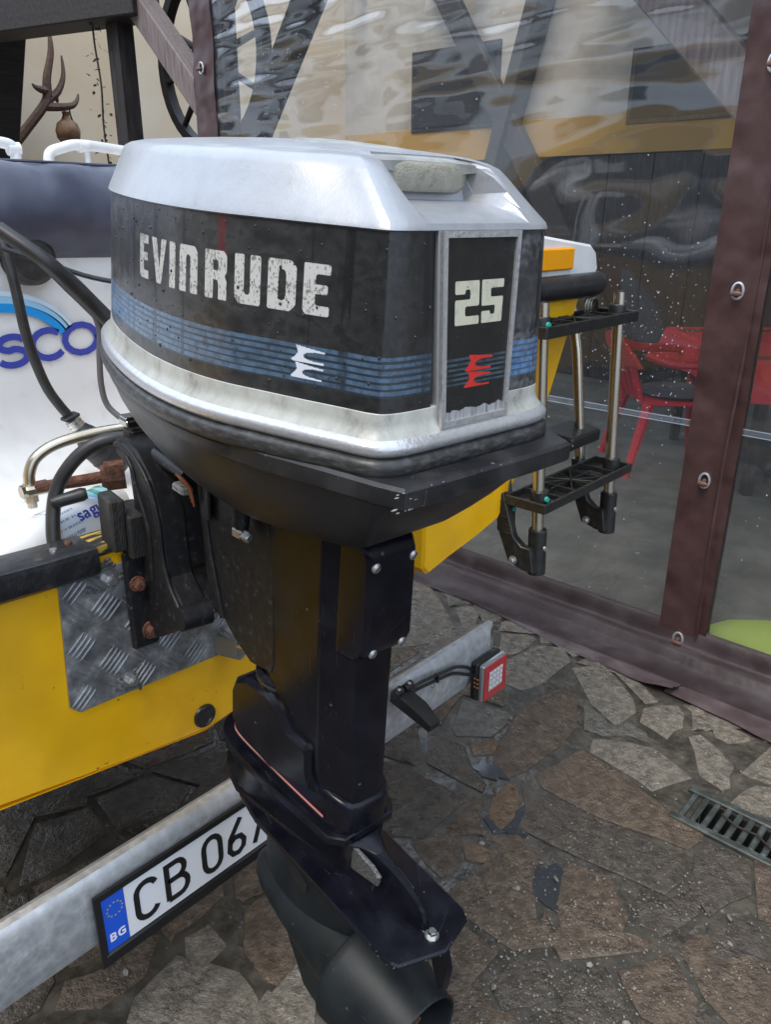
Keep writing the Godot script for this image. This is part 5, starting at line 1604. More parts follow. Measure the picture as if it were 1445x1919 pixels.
func lower_cowl(o: Node3D) -> void:
	var seal := Mb.new()
	seal.loft([ring(0.9235, 0.012), ring(0.9225, 0.002), ring(0.920, -0.0025), ring(0.916, -0.004), ring(0.911, -0.0042), ring(0.9075, -0.0028), ring(0.9065, -0.0012), ring(0.9055, -0.001), ring(0.9035, 0.002), ring(0.903, 0.012)], true, false, false)
	part(o, "cowl_seal", seal, M["seal"], 60.0)
	var pan := Mb.new()
	var rs := []
	for q in [[0.906, 0.008], [0.902, 0.003], [0.893, 0.003], [0.889, 0.006], [0.872, 0.011], [0.85, 0.022], [0.83, 0.036], [0.81, 0.053], [0.79, 0.073], [0.778, 0.092], [0.772, 0.112]]:
		var r := shrunk(q[0], q[1], 0.014)
		for i in r.size():
			var p := r[i]
			var low := clampf((0.893 - p.y) / 0.12, 0, 1)
			p.y += low * 0.012 * smoothstep(0.1, 0.3, p.z)
			p.z = lerpf(p.z, p.z * 0.98, low)
			r[i] = p
		rs.append(r)
	pan.loft(rs, true, false, true)
	part(o, "lower_cowl", pan, M["pan_black"], 50.0)
	# drip tray that juts out round the stern of the cowl
	var tp := P2([-0.172, 0.135, -0.158, 0.196, -0.139, 0.252, -0.121, 0.310, -0.111, 0.334, -0.06, 0.336, 0.06, 0.336, 0.113, 0.334, 0.123, 0.310, 0.139, 0.252, 0.158, 0.196, 0.172, 0.135])
	part(o, "drip_tray", slab(tp, plan_frame(0.897), 0.021, 0.003), M["pan_black"], 30.0)
	for k in 34:   # paint knocked off along the tray's edge
		var x := -0.111 + 0.224 * pow(rng.randf(), 1.2)
		var big := rng.randf() < 0.3
		if rng.randf() < 0.4: x = (-0.111 if rng.randf() < 0.6 else 0.113) + rng.randf_range(0, 0.012) * (1 if x < 0 else -1)
		var c := Mb.new()
		c.ball(V(x, ([0.9055, 0.889, rng.randf_range(0.89, 0.905)][rng.randi() % 3]), 0.334), V(rng.randf_range(0.0006, 0.006 if big else 0.0018), rng.randf_range(0.0004, 0.0009), 0.0010), 7, 5)
		part(o, "paint_chip", c, M["chip_pale"])
	var lk := Mb.new()
	lk.lathe([[0.012, 0.0], [0.012, 0.006], [0.009, 0.007], [0.008, 0.003], [0.0, 0.003]], V(0.033, 0.862, 0.276), V(0, -0.35, 0.94).normalized(), 18)
	part(o, "latch_screw", lk, M["plastic_black"])

func leg_ring(y: float, w: float, z1: float) -> PackedVector3Array:   # flat sides, chamfered stern edge
	var r := PackedVector3Array()
	for p in [[-0.62, 0.012], [-0.92, 0.022], [-1.0, 0.042], [-1.0, z1 - 0.052], [-0.97, z1 - 0.046], [-0.66, z1 - 0.010], [-0.56, z1 - 0.003], [-0.3, z1], [0.3, z1], [0.56, z1 - 0.003], [0.66, z1 - 0.010], [0.97, z1 - 0.046], [1.0, z1 - 0.052], [1.0, 0.042], [0.92, 0.022], [0.62, 0.012]]: r.append(V(p[0] * w, y, p[1]))
	return r

func rrect(hx: float, z0: float, z1: float, y: float, rear: float, front: float, n := 6) -> PackedVector3Array:   # rounded section of the leg
	var r := PackedVector3Array()
	for q in [[1, z1, rear, 0], [-1, z1, rear, 90], [-1, z0, front, 180], [1, z0, front, 270]]:
		var rad: float = min(q[2], hx)
		var c := V(q[0] * (hx - rad), y, q[1] + (-q[2] if q[1] == z1 else q[2]))
		for i in n + 1:
			var a := deg_to_rad(q[3] + 90.0 * i / n)
			r.append(c + V(cos(a) * rad, 0, sin(a) * q[2]))
	return r

func leg(o: Node3D) -> void:
	var m := Mb.new()
	m.loft([leg_ring(0.80, 0.050, 0.194), leg_ring(0.70, 0.049, 0.192), leg_ring(0.55, 0.0475, 0.192), leg_ring(0.45, 0.046, 0.194), leg_ring(0.372, 0.045, 0.197), leg_ring(0.360, 0.046, 0.198)])
	part(o, "midsection", m, M["navy_gloss"], 24.0)
	# exhaust relief cover on the rear of the leg
	var cv := Mb.new()
	var rs := []
	for q in [[0.780, 0.196, 0.0], [0.774, 0.206, 0.0], [0.762, 0.212, 0.0], [0.655, 0.214, 0.0], [0.637, 0.206, 0.0], [0.630, 0.196, 0.0]]:
		var r := PackedVector3Array()
		for p in [[-0.0385, 0.160], [-0.040, 0.170], [-0.036, q[1] - 0.006], [-0.030, q[1]], [0.030, q[1]], [0.036, q[1] - 0.006], [0.040, 0.170], [0.0385, 0.160]]: r.append(V(p[0], q[0], p[1]))
		rs.append(r)
	cv.loft(rs)
	var cov := part(o, "exhaust_cover", cv, M["navy_gloss"], 35.0)
	for q in [[-0.027, 0.755, 0.2115], [0.027, 0.755, 0.2115], [-0.022, 0.642, 0.2085], [0.022, 0.642, 0.2085]]:
		var s := Mb.new()
		s.lathe([[0.0058, 0.0], [0.0058, 0.002], [0.0035, 0.0038], [0.0, 0.004]], V(q[0], q[1], q[2]), V(0, 0, 1), 14)
		var sp := part(cov, "screw", s, M["bolt_steel"])
		part(sp, "slot", box(V(q[0], q[1], q[2] + 0.0036), V(0.009, 0.0014, 0.0012), 0.0002, Basis.from_euler(V(0, 0, 0.7))), M["dark_hole"])
	# lower mount housing
	var lm := P2([-0.050, 0.455, -0.040, 0.475, -0.008, 0.494, 0.05, 0.500, 0.075, 0.486, 0.092, 0.470, 0.126, 0.470, 0.136, 0.462, 0.137, 0.428, 0.150, 0.405, 0.05, 0.375, -0.03, 0.38, -0.052, 0.402])
	part(o, "lower_mount", slab(lm, side_frame(0.0), 0.112, 0.007), M["navy_gloss"], 40.0)
	part(o, "mount_collar", tube([V(0, 0.49, 0.028), V(0, 0.512, 0.028), V(0, 0.518, 0.028)], [0.052, 0.052, 0.047], 28), M["navy_gloss"])
	part(o, "collar_seal", tube([V(0, 0.504, 0.028), V(0, 0.508, 0.028)], 0.0528, 28), M["seal"])
	var lh := Mb.new()
	var hr := []
	for q in [[-0.062, 0.022, 0.395], [-0.056, 0.040, 0.405], [-0.045, 0.050, 0.415], [0.0, 0.0505, 0.432], [0.08, 0.0505, 0.428], [0.14, 0.0495, 0.418], [0.17, 0.047, 0.413], [0.187, 0.041, 0.409], [0.197, 0.032, 0.404], [0.201, 0.020, 0.396]]:
		var r := PackedVector3Array()
		var h: float = q[2]
		for p in [[-1.0, 0.361], [-1.0, h - 0.022], [-0.97, h - 0.012], [-0.90, h - 0.004], [-0.78, h], [0.78, h], [0.90, h - 0.004], [0.97, h - 0.012], [1.0, h - 0.022], [1.0, 0.361]]: r.append(V(q[1] * p[0], p[1], q[0]))
		hr.append(r)
	lh.loft(hr)
	part(o, "lower_housing", lh, M["navy_gloss"], 50.0)
	for q in [[0.0, "stripe_red"], [0.0022, "stripe_white"], [0.0044, "stripe_red"]]:
		for s in [-1.0, 1.0]: part(o, "pinstripe", tube(curve(P3([s * 0.0445, 0.392 - q[0], -0.054, s * 0.0505, 0.378 - q[0], -0.04, s * 0.0505, 0.377 - q[0], 0.06, s * 0.0505, 0.381 - q[0], 0.165])), 0.0007, 5), M[q[1]])
	# joint flange and the gearcase
	var rim := P2([-0.012, -0.108, -0.03, -0.103, -0.046, -0.092, -0.058, -0.072, -0.065, -0.040, -0.0655, 0.0, -0.065, 0.034, -0.060, 0.119, -0.055, 0.182, -0.040, 0.200, 0.040, 0.200, 0.055, 0.182, 0.060, 0.119, 0.065, 0.034, 0.0655, 0.0, 0.065, -0.040, 0.058, -0.072, 0.046, -0.092, 0.03, -0.103, 0.012, -0.108])
	part(o, "joint_flange", slab(rim, plan_frame(0.3535), 0.014, 0.002), M["navy_gloss"], 30.0)
	var gu := Mb.new()
	var gr := []
	for q in [[-0.115, 0.02, 0.02, 0.345], [-0.085, 0.046, 0.046, 0.347], [-0.03, 0.058, 0.060, 0.347], [0.04, 0.049, 0.059, 0.347], [0.10, 0.040, 0.053, 0.347], [0.17, 0.029, 0.044, 0.347], [0.19, 0.026, 0.036, 0.3455], [0.205, 0.024, 0.017, 0.340], [0.225, 0.020, 0.009, 0.333], [0.25, 0.0165, 0.0065, 0.328], [0.278, 0.013, 0.0052, 0.321], [0.300, 0.0095, 0.0042, 0.312], [0.309, 0.0075, 0.003, 0.303], [0.317, 0.005, 0.002, 0.282]]:
		var r := PackedVector3Array()
		for p in [[-1.08, 0.0], [-1.0, 0.05], [-0.93, 0.5], [-1.0, 0.93], [-0.7, 1.0], [0.7, 1.0], [1.0, 0.93], [0.93, 0.5], [1.0, 0.05], [1.08, 0.0]]:
			var t: float = p[1]
			r.append(V(lerpf(q[1], q[2], t) * p[0] if absf(p[0]) < 1.05 else q[1] * p[0], lerpf(0.280, q[3], t), q[0]))
		gr.append(r)
	gu.loft(gr)
	part(o, "gearcase_top", gu, M["navy_gloss"], 35.0)
	for s in [-1.0]:
		part(o, "water_screen", slab(P2([0.186, 0.336, 0.192, 0.298, 0.2, 0.296, 0.247, 0.309, 0.250, 0.326, 0.235, 0.333]), side_frame(s * 0.0215), 0.006, 0.0015), M["anode"], 30.0)
	var pp := P2([-0.02, -0.12, -0.045, -0.07, -0.062, -0.02, -0.071, 0.035, -0.070, 0.11, -0.068, 0.277, -0.066, 0.318, -0.060, 0.330, 0.0, 0.352, 0.052, 0.338, 0.060, 0.322, 0.062, 0.247, 0.068, 0.035, 0.060, -0.02, 0.045, -0.07, 0.02, -0.12])
	var pl := part(o, "cavitation_plate", slab(pp, plan_frame(0.2765), 0.008, 0.0025), M["navy_gloss"], 35.0)
	part(pl, "standing_water", slab(P2([0.012, 0.21, 0.03, 0.2, 0.036, 0.225, 0.030, 0.262, 0.018, 0.262]), plan_frame(0.2808), 0.0012, 0.0004), mat("water_film", lin(0.03, 0.035, 0.05), 0.03))
	var bt := Mb.new()
	bt.hexbolt(V(0.0, 0.2795, 0.326), Vector3.UP, 0.0062, 0.010)
	part(pl, "bolt", bt, M["chrome"])
	for k in 14:
		var a := P2([-0.068, 0.277, -0.066, 0.318, -0.060, 0.330, 0.0, 0.352, 0.052, 0.338, 0.060, 0.322])
		var i := rng.randi() % 5
		var q: Vector2 = a[i].lerp(a[i + 1], rng.randf())
		var c := Mb.new()
		c.ball(V(q.x, 0.277 + rng.randf_range(-0.003, 0.003), q.y), V(rng.randf_range(0.0004, 0.0016), 0.0006, rng.randf_range(0.0003, 0.0007)), 6, 4)
		part(pl, "paint_chip", c, M["chip_pale"])
	# strut, torpedo, skeg
	var gs := Mb.new()
	var sr := []
	for q in [[0.274, 0.040, -0.085, 0.24], [0.262, 0.036, -0.075, 0.235], [0.23, 0.032, -0.048, 0.225], [0.19, 0.032, -0.034, 0.215], [0.15, 0.035, -0.032, 0.21], [0.12, 0.037, -0.034, 0.205]]:
		var r := PackedVector3Array()
		for i in 28:
			var a := TAU * i / 28
			var c := cos(a)
			r.append(V(sin(a) * q[1] * (1.0 if c < 0 else pow(max(0.0, 1.0 - c * c), 0.15)), q[0], (q[2] + q[3]) * 0.5 + c * (q[3] - q[2]) * 0.5))
		sr.append(r)
	gs.loft(sr)
	gs.lathe([[0.0, -0.050], [0.016, -0.046], [0.030, -0.030], [0.040, 0.0], [0.047, 0.05], [0.054, 0.12], [0.060, 0.20], [0.058, 0.215]], V(0, 0.094, 0), V(0, 0, 1), 28)
	part(o, "gearcase", gs, M["green_black"], 50.0)
	part(o, "water_inlet", slab(P2([0.066, 0.200, 0.070, 0.180, 0.105, 0.168, 0.112, 0.175, 0.112, 0.19, 0.07, 0.208]), side_frame(-0.0325), 0.003, 0.001), M["dark_hole"])
	part(o, "skeg", slab(P2([0.0, 0.06, 0.02, -0.02, 0.07, -0.10, 0.15, -0.115, 0.17, -0.06, 0.18, 0.06]), side_frame(0.0), 0.010, 0.003), M["green_black"])
	part(o, "trim_tab", slab(P2([0.318, 0.275, 0.352, 0.275, 0.360, 0.25, 0.357, 0.212, 0.345, 0.20, 0.330, 0.235]), side_frame(0.004), 0.010, 0.003), M["navy_gloss"])
	# propeller: wide hub that narrows to the exhaust outlet
	var hb := Mb.new()
	hb.lathe([[0.060, 0.195], [0.081, 0.2], [0.0835, 0.204], [0.0825, 0.215], [0.078, 0.24], [0.071, 0.27], [0.0645, 0.30], [0.0605, 0.32], [0.0595, 0.331], [0.0575, 0.333], [0.0545, 0.329], [0.052, 0.30], [0.050, 0.26], [0.0, 0.255]], V(0.0, 0.083, 0), V(0, 0.02, 1).normalized(), 48, false)
	var hub := part(o, "propeller", hb, M["green_black"], 40.0)
	part(hub, "shaft", tube([V(0.0, 0.088, 0.24), V(0.0, 0.089, 0.30), V(0.0, 0.089, 0.302)], [0.020, 0.018, 0.012], 16), M["rust"])
	part(hub, "shaft_nut", tube([V(0.0, 0.089, 0.295), V(0.0, 0.089, 0.312)], 0.0155, 6), M["rust"])

func bracket(o: Node3D, inv: Transform3D) -> void:
	# clamp brackets: a cheek each side, with a raised rim and a hollow
	for s in [-1.0, 1.0]:
		var cheek := P2([-0.262, 0.728, -0.305, 0.735, -0.305, 0.757, -0.280, 0.767, -0.235, 0.760, -0.197, 0.733, -0.172, 0.685, -0.165, 0.63, -0.158, 0.592, -0.126, 0.568, -0.112, 0.550, -0.118, 0.530, -0.15, 0.508, -0.20, 0.47, -0.246, 0.445, -0.250, 0.64])
		var c := part(o, "clamp_bracket", slab(cheek, side_frame(s * 0.0685), 0.041, 0.004), M["bracket_black"], 30.0)
		var rim := Mb.new()
		rim.tube(curve(P3([s * 0.0895, 0.752, -0.298, s * 0.0895, 0.757, -0.272, s * 0.0895, 0.748, -0.232, s * 0.0895, 0.722, -0.196, s * 0.0895, 0.675, -0.175, s * 0.0895, 0.62, -0.168, s * 0.0895, 0.585, -0.154, s * 0.0895, 0.560, -0.126])), 0.0045, 8)
		rim.tube(curve(P3([s * 0.0895, 0.742, -0.262, s * 0.0895, 0.728, -0.246, s * 0.0895, 0.70, -0.236, s * 0.0895, 0.668, -0.216, s * 0.0895, 0.635, -0.205, s * 0.0895, 0.57, -0.204])), 0.004, 8)
		part(c, "raised_rim", rim, M["bracket_black"], 50.0)
		part(c, "flange", box(V(s * 0.094, 0.520, -0.243), V(0.044, 0.165, 0.012), 0.005, Basis.from_euler(V(-0.08, 0, 0))), M["bracket_black"])
		for q in [[0.102, 0.553, 0.0085, -0.234], [0.086, 0.468, 0.0105, -0.232]]:
			var b := Mb.new()
			b.lathe([[q[2] * 1.45, 0.0], [q[2] * 1.45, 0.003], [q[2], 0.0035], [q[2] * 1.02, 0.012], [q[2] * 0.8, 0.015], [0.0, 0.0155]], V(s * q[0], q[1], q[3]), V(0, 0.08, 1).normalized(), 16)
			part(c, "rusty_bolt", b, M["rust"])
		part(c, "pivot_boss", tube([V(s * 0.05, 0.546, -0.118), V(s * 0.095, 0.546, -0.118)], [0.02, 0.018], 18), M["bracket_black"])
		for q in [[-0.150, 0.535], [-0.140, 0.549]]: part(c, "adjustment_hole", tube([V(s * 0.0885, q[1], q[0]), V(s * 0.0895, q[1], q[0])], 0.0038, 10), M["dark_hole"])
	# arched web between the cheeks, the swivel and the steering tube
	var arch := Mb.new()
	var ar := []
	for q in curve(P2([-0.28, 0.761, -0.235, 0.754, -0.199, 0.728, -0.176, 0.685, -0.168, 0.63, -0.161, 0.592]), 4):
		ar.append(PackedVector3Array([V(-0.055, q.y, q.x), V(0.055, q.y, q.x), V(0.055, q.y - 0.02, q.x - 0.014), V(-0.055, q.y - 0.02, q.x - 0.014)]))
	arch.loft(ar)
	part(o, "bracket_web", arch, M["bracket_black"], 50.0)
	var sw := P2([-0.150, 0.80, 0.056, 0.80, 0.057, 0.548, 0.05, 0.525, -0.006, 0.512, -0.05, 0.53, -0.078, 0.55, -0.098, 0.545, -0.118, 0.56, -0.126, 0.62])
	part(o, "swivel_bracket", slab(sw, side_frame(0.0), 0.098, 0.008), M["bracket_black"], 35.0)
	part(o, "swivel_rib", tube(curve(P3([-0.0495, 0.74, -0.118, -0.0505, 0.66, -0.105, -0.0505, 0.60, -0.088, -0.0495, 0.555, -0.076])), 0.004, 8), M["bracket_black"])
	part(o, "shift_rod", tube(P3([-0.062, 0.752, -0.27, -0.060, 0.748, -0.20, -0.058, 0.747, -0.146]), [0.010, 0.009, 0.0075], 12), M["pan_black"])
	var tie := Mb.new()
	for k in 4: tie.tube(curve(P3([-0.066, 0.745 - 0.003 * k, -0.152 + 0.005 * k, -0.076, 0.755, -0.138 + 0.004 * k, -0.07, 0.742, -0.122 + 0.003 * k, -0.066, 0.728 - 0.004 * k, -0.124 + 0.004 * k])), 0.0017, 5)
	part(o, "wire_tie", tie, mat("copper_wire", lin(0.22, 0.07, 0.03), 0.5))
	part(o, "rod_end", box(V(-0.07, 0.735, -0.135), V(0.018, 0.012, 0.03), 0.003), M["chip_pale"])
	part(o, "hanging_tab", box(V(-0.056, 0.725, -0.098), V(0.006, 0.05, 0.022), 0.002), M["bracket_black"])
	part(o, "link_bar", box(V(-0.06, 0.762, -0.04), V(0.01, 0.022, 0.09), 0.003, Basis.from_euler(V(0.08, 0, 0))), M["bracket_black"])
	part(o, "grease_boss", tube([V(-0.062, 0.775, 0.0), V(-0.066, 0.728, 0.004)], [0.014, 0.010], 12), M["bracket_black"])
	var cl := Mb.new()
	cl.box(V(-0.068, 0.727, 0.004), V(0.014, 0.016, 0.014), Basis.from_euler(V(0.3, 0.5, 0.4)), 0.002)
	cl.box(V(-0.066, 0.724, 0.018), V(0.012, 0.012, 0.012), Basis.from_euler(V(0.1, 0.2, 0.6)), 0.002)
	part(o, "fitting", cl, M["bolt_steel"])
	# wooden pads on the transom under the bracket
	var wp := part(o, "wood_pad", box(inv * V(0.511, 0.982, -0.992), V(0.022, 0.082, 0.045), 0.003), mat("black_wood", Color.WHITE, 0.65, 0.0, {"tex": ntex(95, 0.02, [[0.0, lin(0.007, 0.007, 0.007)], [0.7, lin(0.022, 0.021, 0.02)], [1.0, lin(0.06, 0.055, 0.05)]], 128, 5), "sv": V(14, 3, 14), "bump": M["fine"], "bs": 0.15}))
	part(o, "wood_pad", box(inv * V(0.540, 0.962, -0.990), V(0.036, 0.070, 0.062), 0.003), M["black_wood"])
	# tilt tube with its rusty nut, and the steering rod with a bent steel link
	var L := func(a: Array) -> Array:
		var r := []
		for p in P3(a): r.append(inv * p)
		return r
	var rod := part(o, "tilt_tube", tube(L.call([0.474, 1.006, -1.148, 0.53, 1.009, -1.12, 0.578, 1.012, -1.10]), [0.0085, 0.0095, 0.0095], 14), M["rust"])
	part(rod, "rusty_nut", tube(L.call([0.566, 1.012, -1.104, 0.592, 1.013, -1.09]), 0.0235, 6), M["rust"])
	part(rod, "rusty_collar", tube(L.call([0.560, 1.012, -1.107, 0.568, 1.012, -1.103]), [0.016, 0.021], 14), M["rust"])
	var link := part(o, "steering_link", tube(curve(L.call([0.70, 1.078, -1.06, 0.64, 1.079, -1.10, 0.575, 1.076, -1.13, 0.52, 1.066, -1.15, 0.488, 1.05, -1.158, 0.474, 1.028, -1.16, 0.470, 1.004, -1.16]), 6), 0.0088, 14), M["steel_warm"])
	var lb := Mb.new()
	lb.box(inv * V(0.478, 1.003, -1.153), V(0.042, 0.016, 0.026), Basis(), 0.004)
	part(link, "link_block", lb, M["steel_warm"])
	var ln := Mb.new()
	ln.tube(L.call([0.470, 0.997, -1.16, 0.470, 0.981, -1.16]), 0.0105, 6)
	ln.tube(L.call([0.470, 0.981, -1.16, 0.470, 0.972, -1.16]), 0.0072, 10)
	part(link, "link_nut", ln, M["steel_warm"])
	part(link, "link_bolt_head", tube(L.call([0.452, 1.003, -1.150, 0.457, 1.003, -1.150]), 0.0105, 6), M["steel_warm"])
	var grip := part(o, "clamp_handle", tube(L.call([0.468, 0.998, -1.085, 0.476, 1.0, -1.08, 0.506, 1.007, -1.065, 0.512, 1.008, -1.062]), [0.0075, 0.0095, 0.0105, 0.008], 14), M["plastic_black"])
	part(grip, "grip_hole", tube(L.call([0.4672, 0.9978, -1.0855, 0.4685, 0.9982, -1.085]), 0.0035, 10), M["dark_hole"])
	# hose connector block under the front of the cowl
	var cb := part(o, "hose_connector", box(V(-0.046, 0.758, -0.298), V(0.052, 0.03, 0.03), 0.004), M["plastic_black"])
	part(cb, "steel_clip", box(V(-0.052, 0.782, -0.297), V(0.05, 0.011, 0.028), 0.002), M["chrome"])
	part(cb, "clip_top", box(V(-0.058, 0.790, -0.297), V(0.036, 0.004, 0.022), 0.001), M["chrome"])
	part(cb, "connector_neck", tube([V(-0.03, 0.757, -0.298), V(0.0, 0.757, -0.29)], 0.012, 12), M["plastic_black"])
	part(cb, "hex_fitting", tube([V(-0.062, 0.742, -0.296), V(-0.046, 0.735, -0.292)], 0.0085, 6), M["steel_warm"])
	part(cb, "thread_ring", tube([V(-0.045, 0.744, -0.295), V(-0.045, 0.722, -0.295)], 0.012, 14), M["steel_warm"])
	part(o, "cowl_grommet", box(V(-0.018, 0.765, -0.285), V(0.02, 0.062, 0.04), 0.006, Basis.from_euler(V(0.2, 0.4, 0.25))), M["bracket_black"])

# ---------------------------------------------------------------- hoses, cables and things lying in the boat
func loose_things() -> void:
	var f := thing("fuel_hose", "black fuel hose with a primer bulb hanging in the white well", "hose", V(0.6, 1.0, -1.35))
	part(f, "hose", tube(curve(P3([0.572, 1.40, -1.40, 0.577, 1.35, -1.37, 0.578, 1.29, -1.352, 0.584, 1.20, -1.35, 0.602, 1.12, -1.35, 0.622, 1.075, -1.345, 0.645, 1.04, -1.34])), 0.0088, 12), M["hose"])
	part(f, "hose_clamp", tube(P3([0.638, 1.048, -1.342, 0.650, 1.030, -1.338]), 0.0135, 14), M["bolt_steel"])
	for k in 3: part(f, "clamp_ring", tube(P3([0.641 + 0.004 * k, 1.044 - 0.006 * k, -1.3415, 0.6425 + 0.004 * k, 1.0415 - 0.006 * k, -1.341]), 0.0148, 14), M["chrome"])
	part(f, "cable_tie", box(V(0.634, 1.055, -1.338), V(0.03, 0.007, 0.022), 0.002, Basis.from_euler(V(0, 0, 0.3))), M["plastic_black"])
	var bp := [V(0.648, 1.034, -1.338), V(0.655, 1.022, -1.335), V(0.664, 1.008, -1.332), V(0.678, 0.988, -1.326), V(0.692, 0.968, -1.32), V(0.704, 0.950, -1.315), V(0.710, 0.941, -1.312)]
	var pb := part(f, "primer_bulb", tube(curve(bp, 4), [0.013, 0.0145, 0.016, 0.018, 0.020, 0.0215, 0.0235, 0.0255, 0.028, 0.0295, 0.0305, 0.031, 0.0315, 0.0315, 0.0315, 0.031, 0.030, 0.0285, 0.0265, 0.0245, 0.022, 0.019, 0.0165, 0.014, 0.012], 20), M["hose"])
	for q in [0.46, 0.62]:
		var c: Vector3 = bp[0].lerp(bp[6], q)
		var ax: Vector3 = (bp[6] - bp[0]).normalized()
		part(pb, "bulb_rib", tube([c - ax * 0.0012, c + ax * 0.0012], 0.0325, 20), M["plastic_black"])
	var h := thing("control_hose", "thick black hose arching over the transom to the motor", "hose", V(0.5, 0.9, -1.1))
	part(h, "hose", tube(curve(P3([0.452, 0.84, -1.063, 0.455, 0.90, -1.066, 0.463, 0.955, -1.085, 0.481, 1.010, -1.095, 0.503, 1.048, -1.085, 0.531, 1.074, -1.07, 0.56, 1.083, -1.055, 0.60, 1.079, -1.035, 0.625, 1.074, -1.02])), 0.0105, 14), M["hose"])
	var cb := thing("steering_cable", "bundle of black steering cables running under the navy bolster", "cable", V(0.62, 1.3, -1.3))
	part(cb, "cable", tube(curve(P3([0.545, 1.375, -1.30, 0.585, 1.330, -1.25, 0.631, 1.284, -1.25, 0.660, 1.252, -1.25, 0.684, 1.222, -1.24, 0.71, 1.19, -1.21])), [0.012, 0.012, 0.012, 0.012, 0.012, 0.012, 0.0125, 0.013, 0.0135, 0.014, 0.0145, 0.015, 0.015, 0.015, 0.015, 0.015, 0.015, 0.015, 0.015, 0.015, 0.015, 0.015, 0.015, 0.015, 0.015, 0.015, 0.015, 0.015, 0.015, 0.015, 0.015], 12), M["hose"])
	part(cb, "thin_cable", tube(curve(P3([0.56, 1.345, -1.34, 0.62, 1.322, -1.32, 0.69, 1.295, -1.30, 0.78, 1.275, -1.26])), 0.0042, 8), M["hose"])
	var tc := thing("throttle_cable", "thin grey cable hanging from the bundle to the front of the motor", "cable", V(0.66, 1.1, -1.24))
	part(tc, "cable", tube(curve(P3([0.655, 1.25, -1.25, 0.664, 1.215, -1.25, 0.658, 1.17, -1.25, 0.655, 1.12, -1.25, 0.660, 1.085, -1.245, 0.675, 1.06, -1.22])), 0.0052, 10), mat("grey_cable", lin(0.10, 0.095, 0.10), 0.45))
	part(tc, "cable_end", tube(P3([0.672, 1.064, -1.225, 0.70, 1.042, -1.19]), [0.0085, 0.009], 12), M["grey_cable"])
	var pk := thing("plastic_pocket", "grey plastic pocket fixed in the well beside the motor", "bracket", V(0.75, 1.04, -1.25))
	var pm := Mb.new()
	pm.loft([PackedVector3Array([V(0.70, 1.055, -1.25), V(0.78, 1.075, -1.25), V(0.78, 1.10, -1.22), V(0.72, 1.09, -1.22)]), PackedVector3Array([V(0.71, 1.0, -1.20), V(0.79, 1.02, -1.20), V(0.79, 1.05, -1.17), V(0.73, 1.04, -1.17)])])
	part(pk, "pocket", pm, mat("grey_plastic", lin(0.28, 0.29, 0.31), 0.45))
	# porthole-like black fitting under the bolster
	var pf := thing("well_fitting", "round black fitting on the white panel under the bolster", "fitting", V(0.66, 1.305, -1.48))
	part(pf, "body", tube(P3([0.668, 1.318, -1.50, 0.668, 1.318, -1.47, 0.668, 1.318, -1.462]), [0.047, 0.045, 0.036], 28), M["plastic_black"])
	# water bottle lying in the well
	var bt := thing("water_bottle", "pale blue plastic water bottle lying in the well behind the strake", "bottle", V(0.48, 0.93, -1.12))
	var ax := V(0.80, 0.06, -0.22).normalized()
	var o := V(0.36, 0.925, -1.095)
	var bm := Mb.new()
	bm.lathe([[0.012, -0.03], [0.014, 0.0], [0.030, 0.05], [0.036, 0.08], [0.0365, 0.10], [0.035, 0.105], [0.0365, 0.11], [0.0365, 0.24], [0.034, 0.26], [0.02, 0.265]], o, ax, 28)
	part(bt, "body", bm, mat("bottle_plastic", lin(0.55, 0.68, 0.72), 0.18, 0.0, {"alpha": 0.75, "tex": ntex(96, 0.02, grey([0.0, 0.9, 1.0, 1.0]), 64)}))
	# label wrapped round it, with print
	var lw := Mb.new()
	var side := ax.cross(Vector3.UP).normalized()
	var upv := side.cross(ax)
	lw.begin()
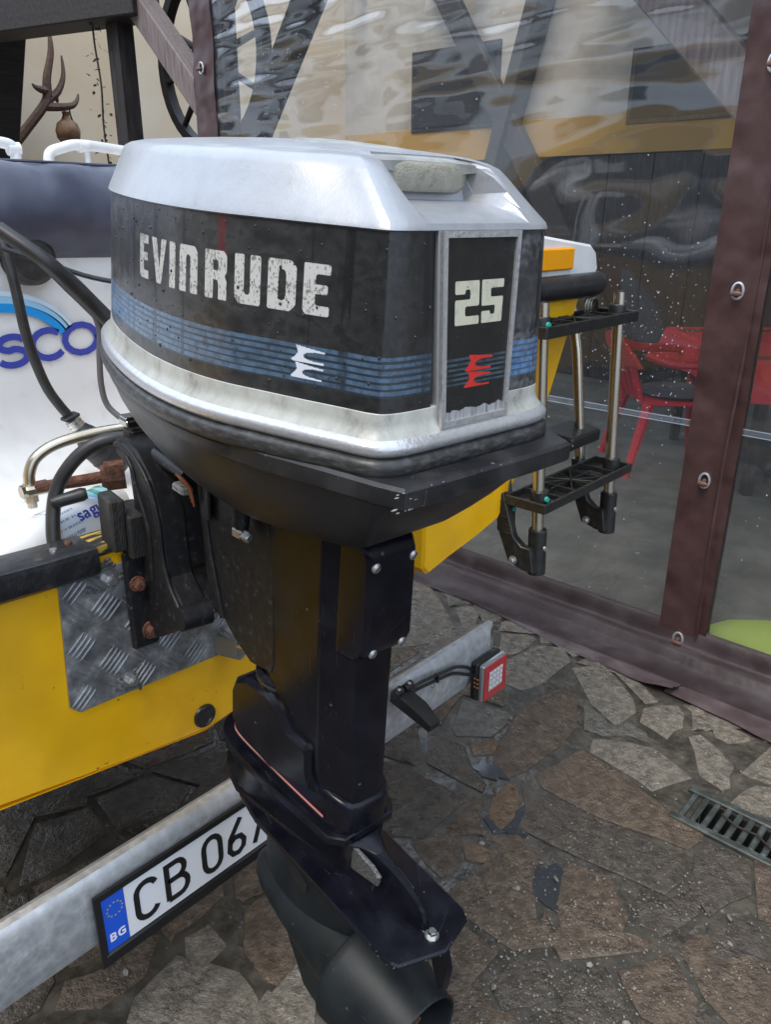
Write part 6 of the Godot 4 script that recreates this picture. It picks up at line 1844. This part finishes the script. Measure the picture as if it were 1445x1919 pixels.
	for i in 40:
		var a0 := TAU * i / 40; var a1 := TAU * (i + 1) / 40
		var q := []
		for e in [[a0, 0.115], [a1, 0.115], [a1, 0.235], [a0, 0.235]]: q.append(o + ax * e[1] + (side * cos(e[0]) + upv * sin(e[0])) * 0.0372)
		lw.quad(q[0], q[1], q[2], q[3], Vector2(0, i / 40.0), Vector2(0, (i + 1) / 40.0), Vector2(1, (i + 1) / 40.0), Vector2(1, i / 40.0))
	lw.close()
	var lab := part(bt, "label", lw, mat("bottle_label", Color.WHITE, 0.35, 0.0, {"tex": label_texture(), "uv": true}), 60.0)
	var tm := TextMesh.new()
	var font := SystemFont.new()
	font.font_names = PackedStringArray(["Droid Sans"])
	font.font_weight = 700
	tm.text = "sagu"; tm.font = font; tm.font_size = 32; tm.pixel_size = 0.00075; tm.depth = 0.0006
	var up2 := V(-0.35, 0.75, 0.55).normalized()
	var nrm := (upv * 0.62 - side * 0.78 * signf(side.z) * -1.0).normalized()
	nrm = V(0.0, 0.55, 0.83); nrm = (nrm - ax * nrm.dot(ax)).normalized()
	var along := ax
	var yy := nrm.cross(along)
	var tp := part(lab, "label_print", tm, M["logo_blue"])
	tp.transform = Transform3D(Basis(along, yy, nrm), o + ax * 0.178 + nrm * 0.0375)

func label_texture() -> ImageTexture:
	var im := Image.create(160, 128, false, Image.FORMAT_RGB8)
	var n := FastNoiseLite.new(); n.seed = 120; n.frequency = 0.04; n.fractal_octaves = 4
	for x in 160:
		for y in 128:
			var u := x / 160.0
			var a := n.get_noise_2d(x, y)
			var c := Color(0.86, 0.9, 0.95)
			if u > 0.70 + 0.15 * sin(y * 0.11): c = Color(0.20, 0.48, 0.36).lerp(Color(0.62, 0.82, 0.86), clampf(0.5 + a * 1.4, 0, 1))
			elif u > 0.62 + 0.15 * sin(y * 0.11): c = Color(0.45, 0.72, 0.9)
			elif u < 0.35 and (y % 7) < 2 and n.get_noise_2d(x * 9.0, y) > -0.1: c = Color(0.5, 0.58, 0.7)
			im.set_pixel(x, y, c)
	return ImageTexture.create_from_image(im)
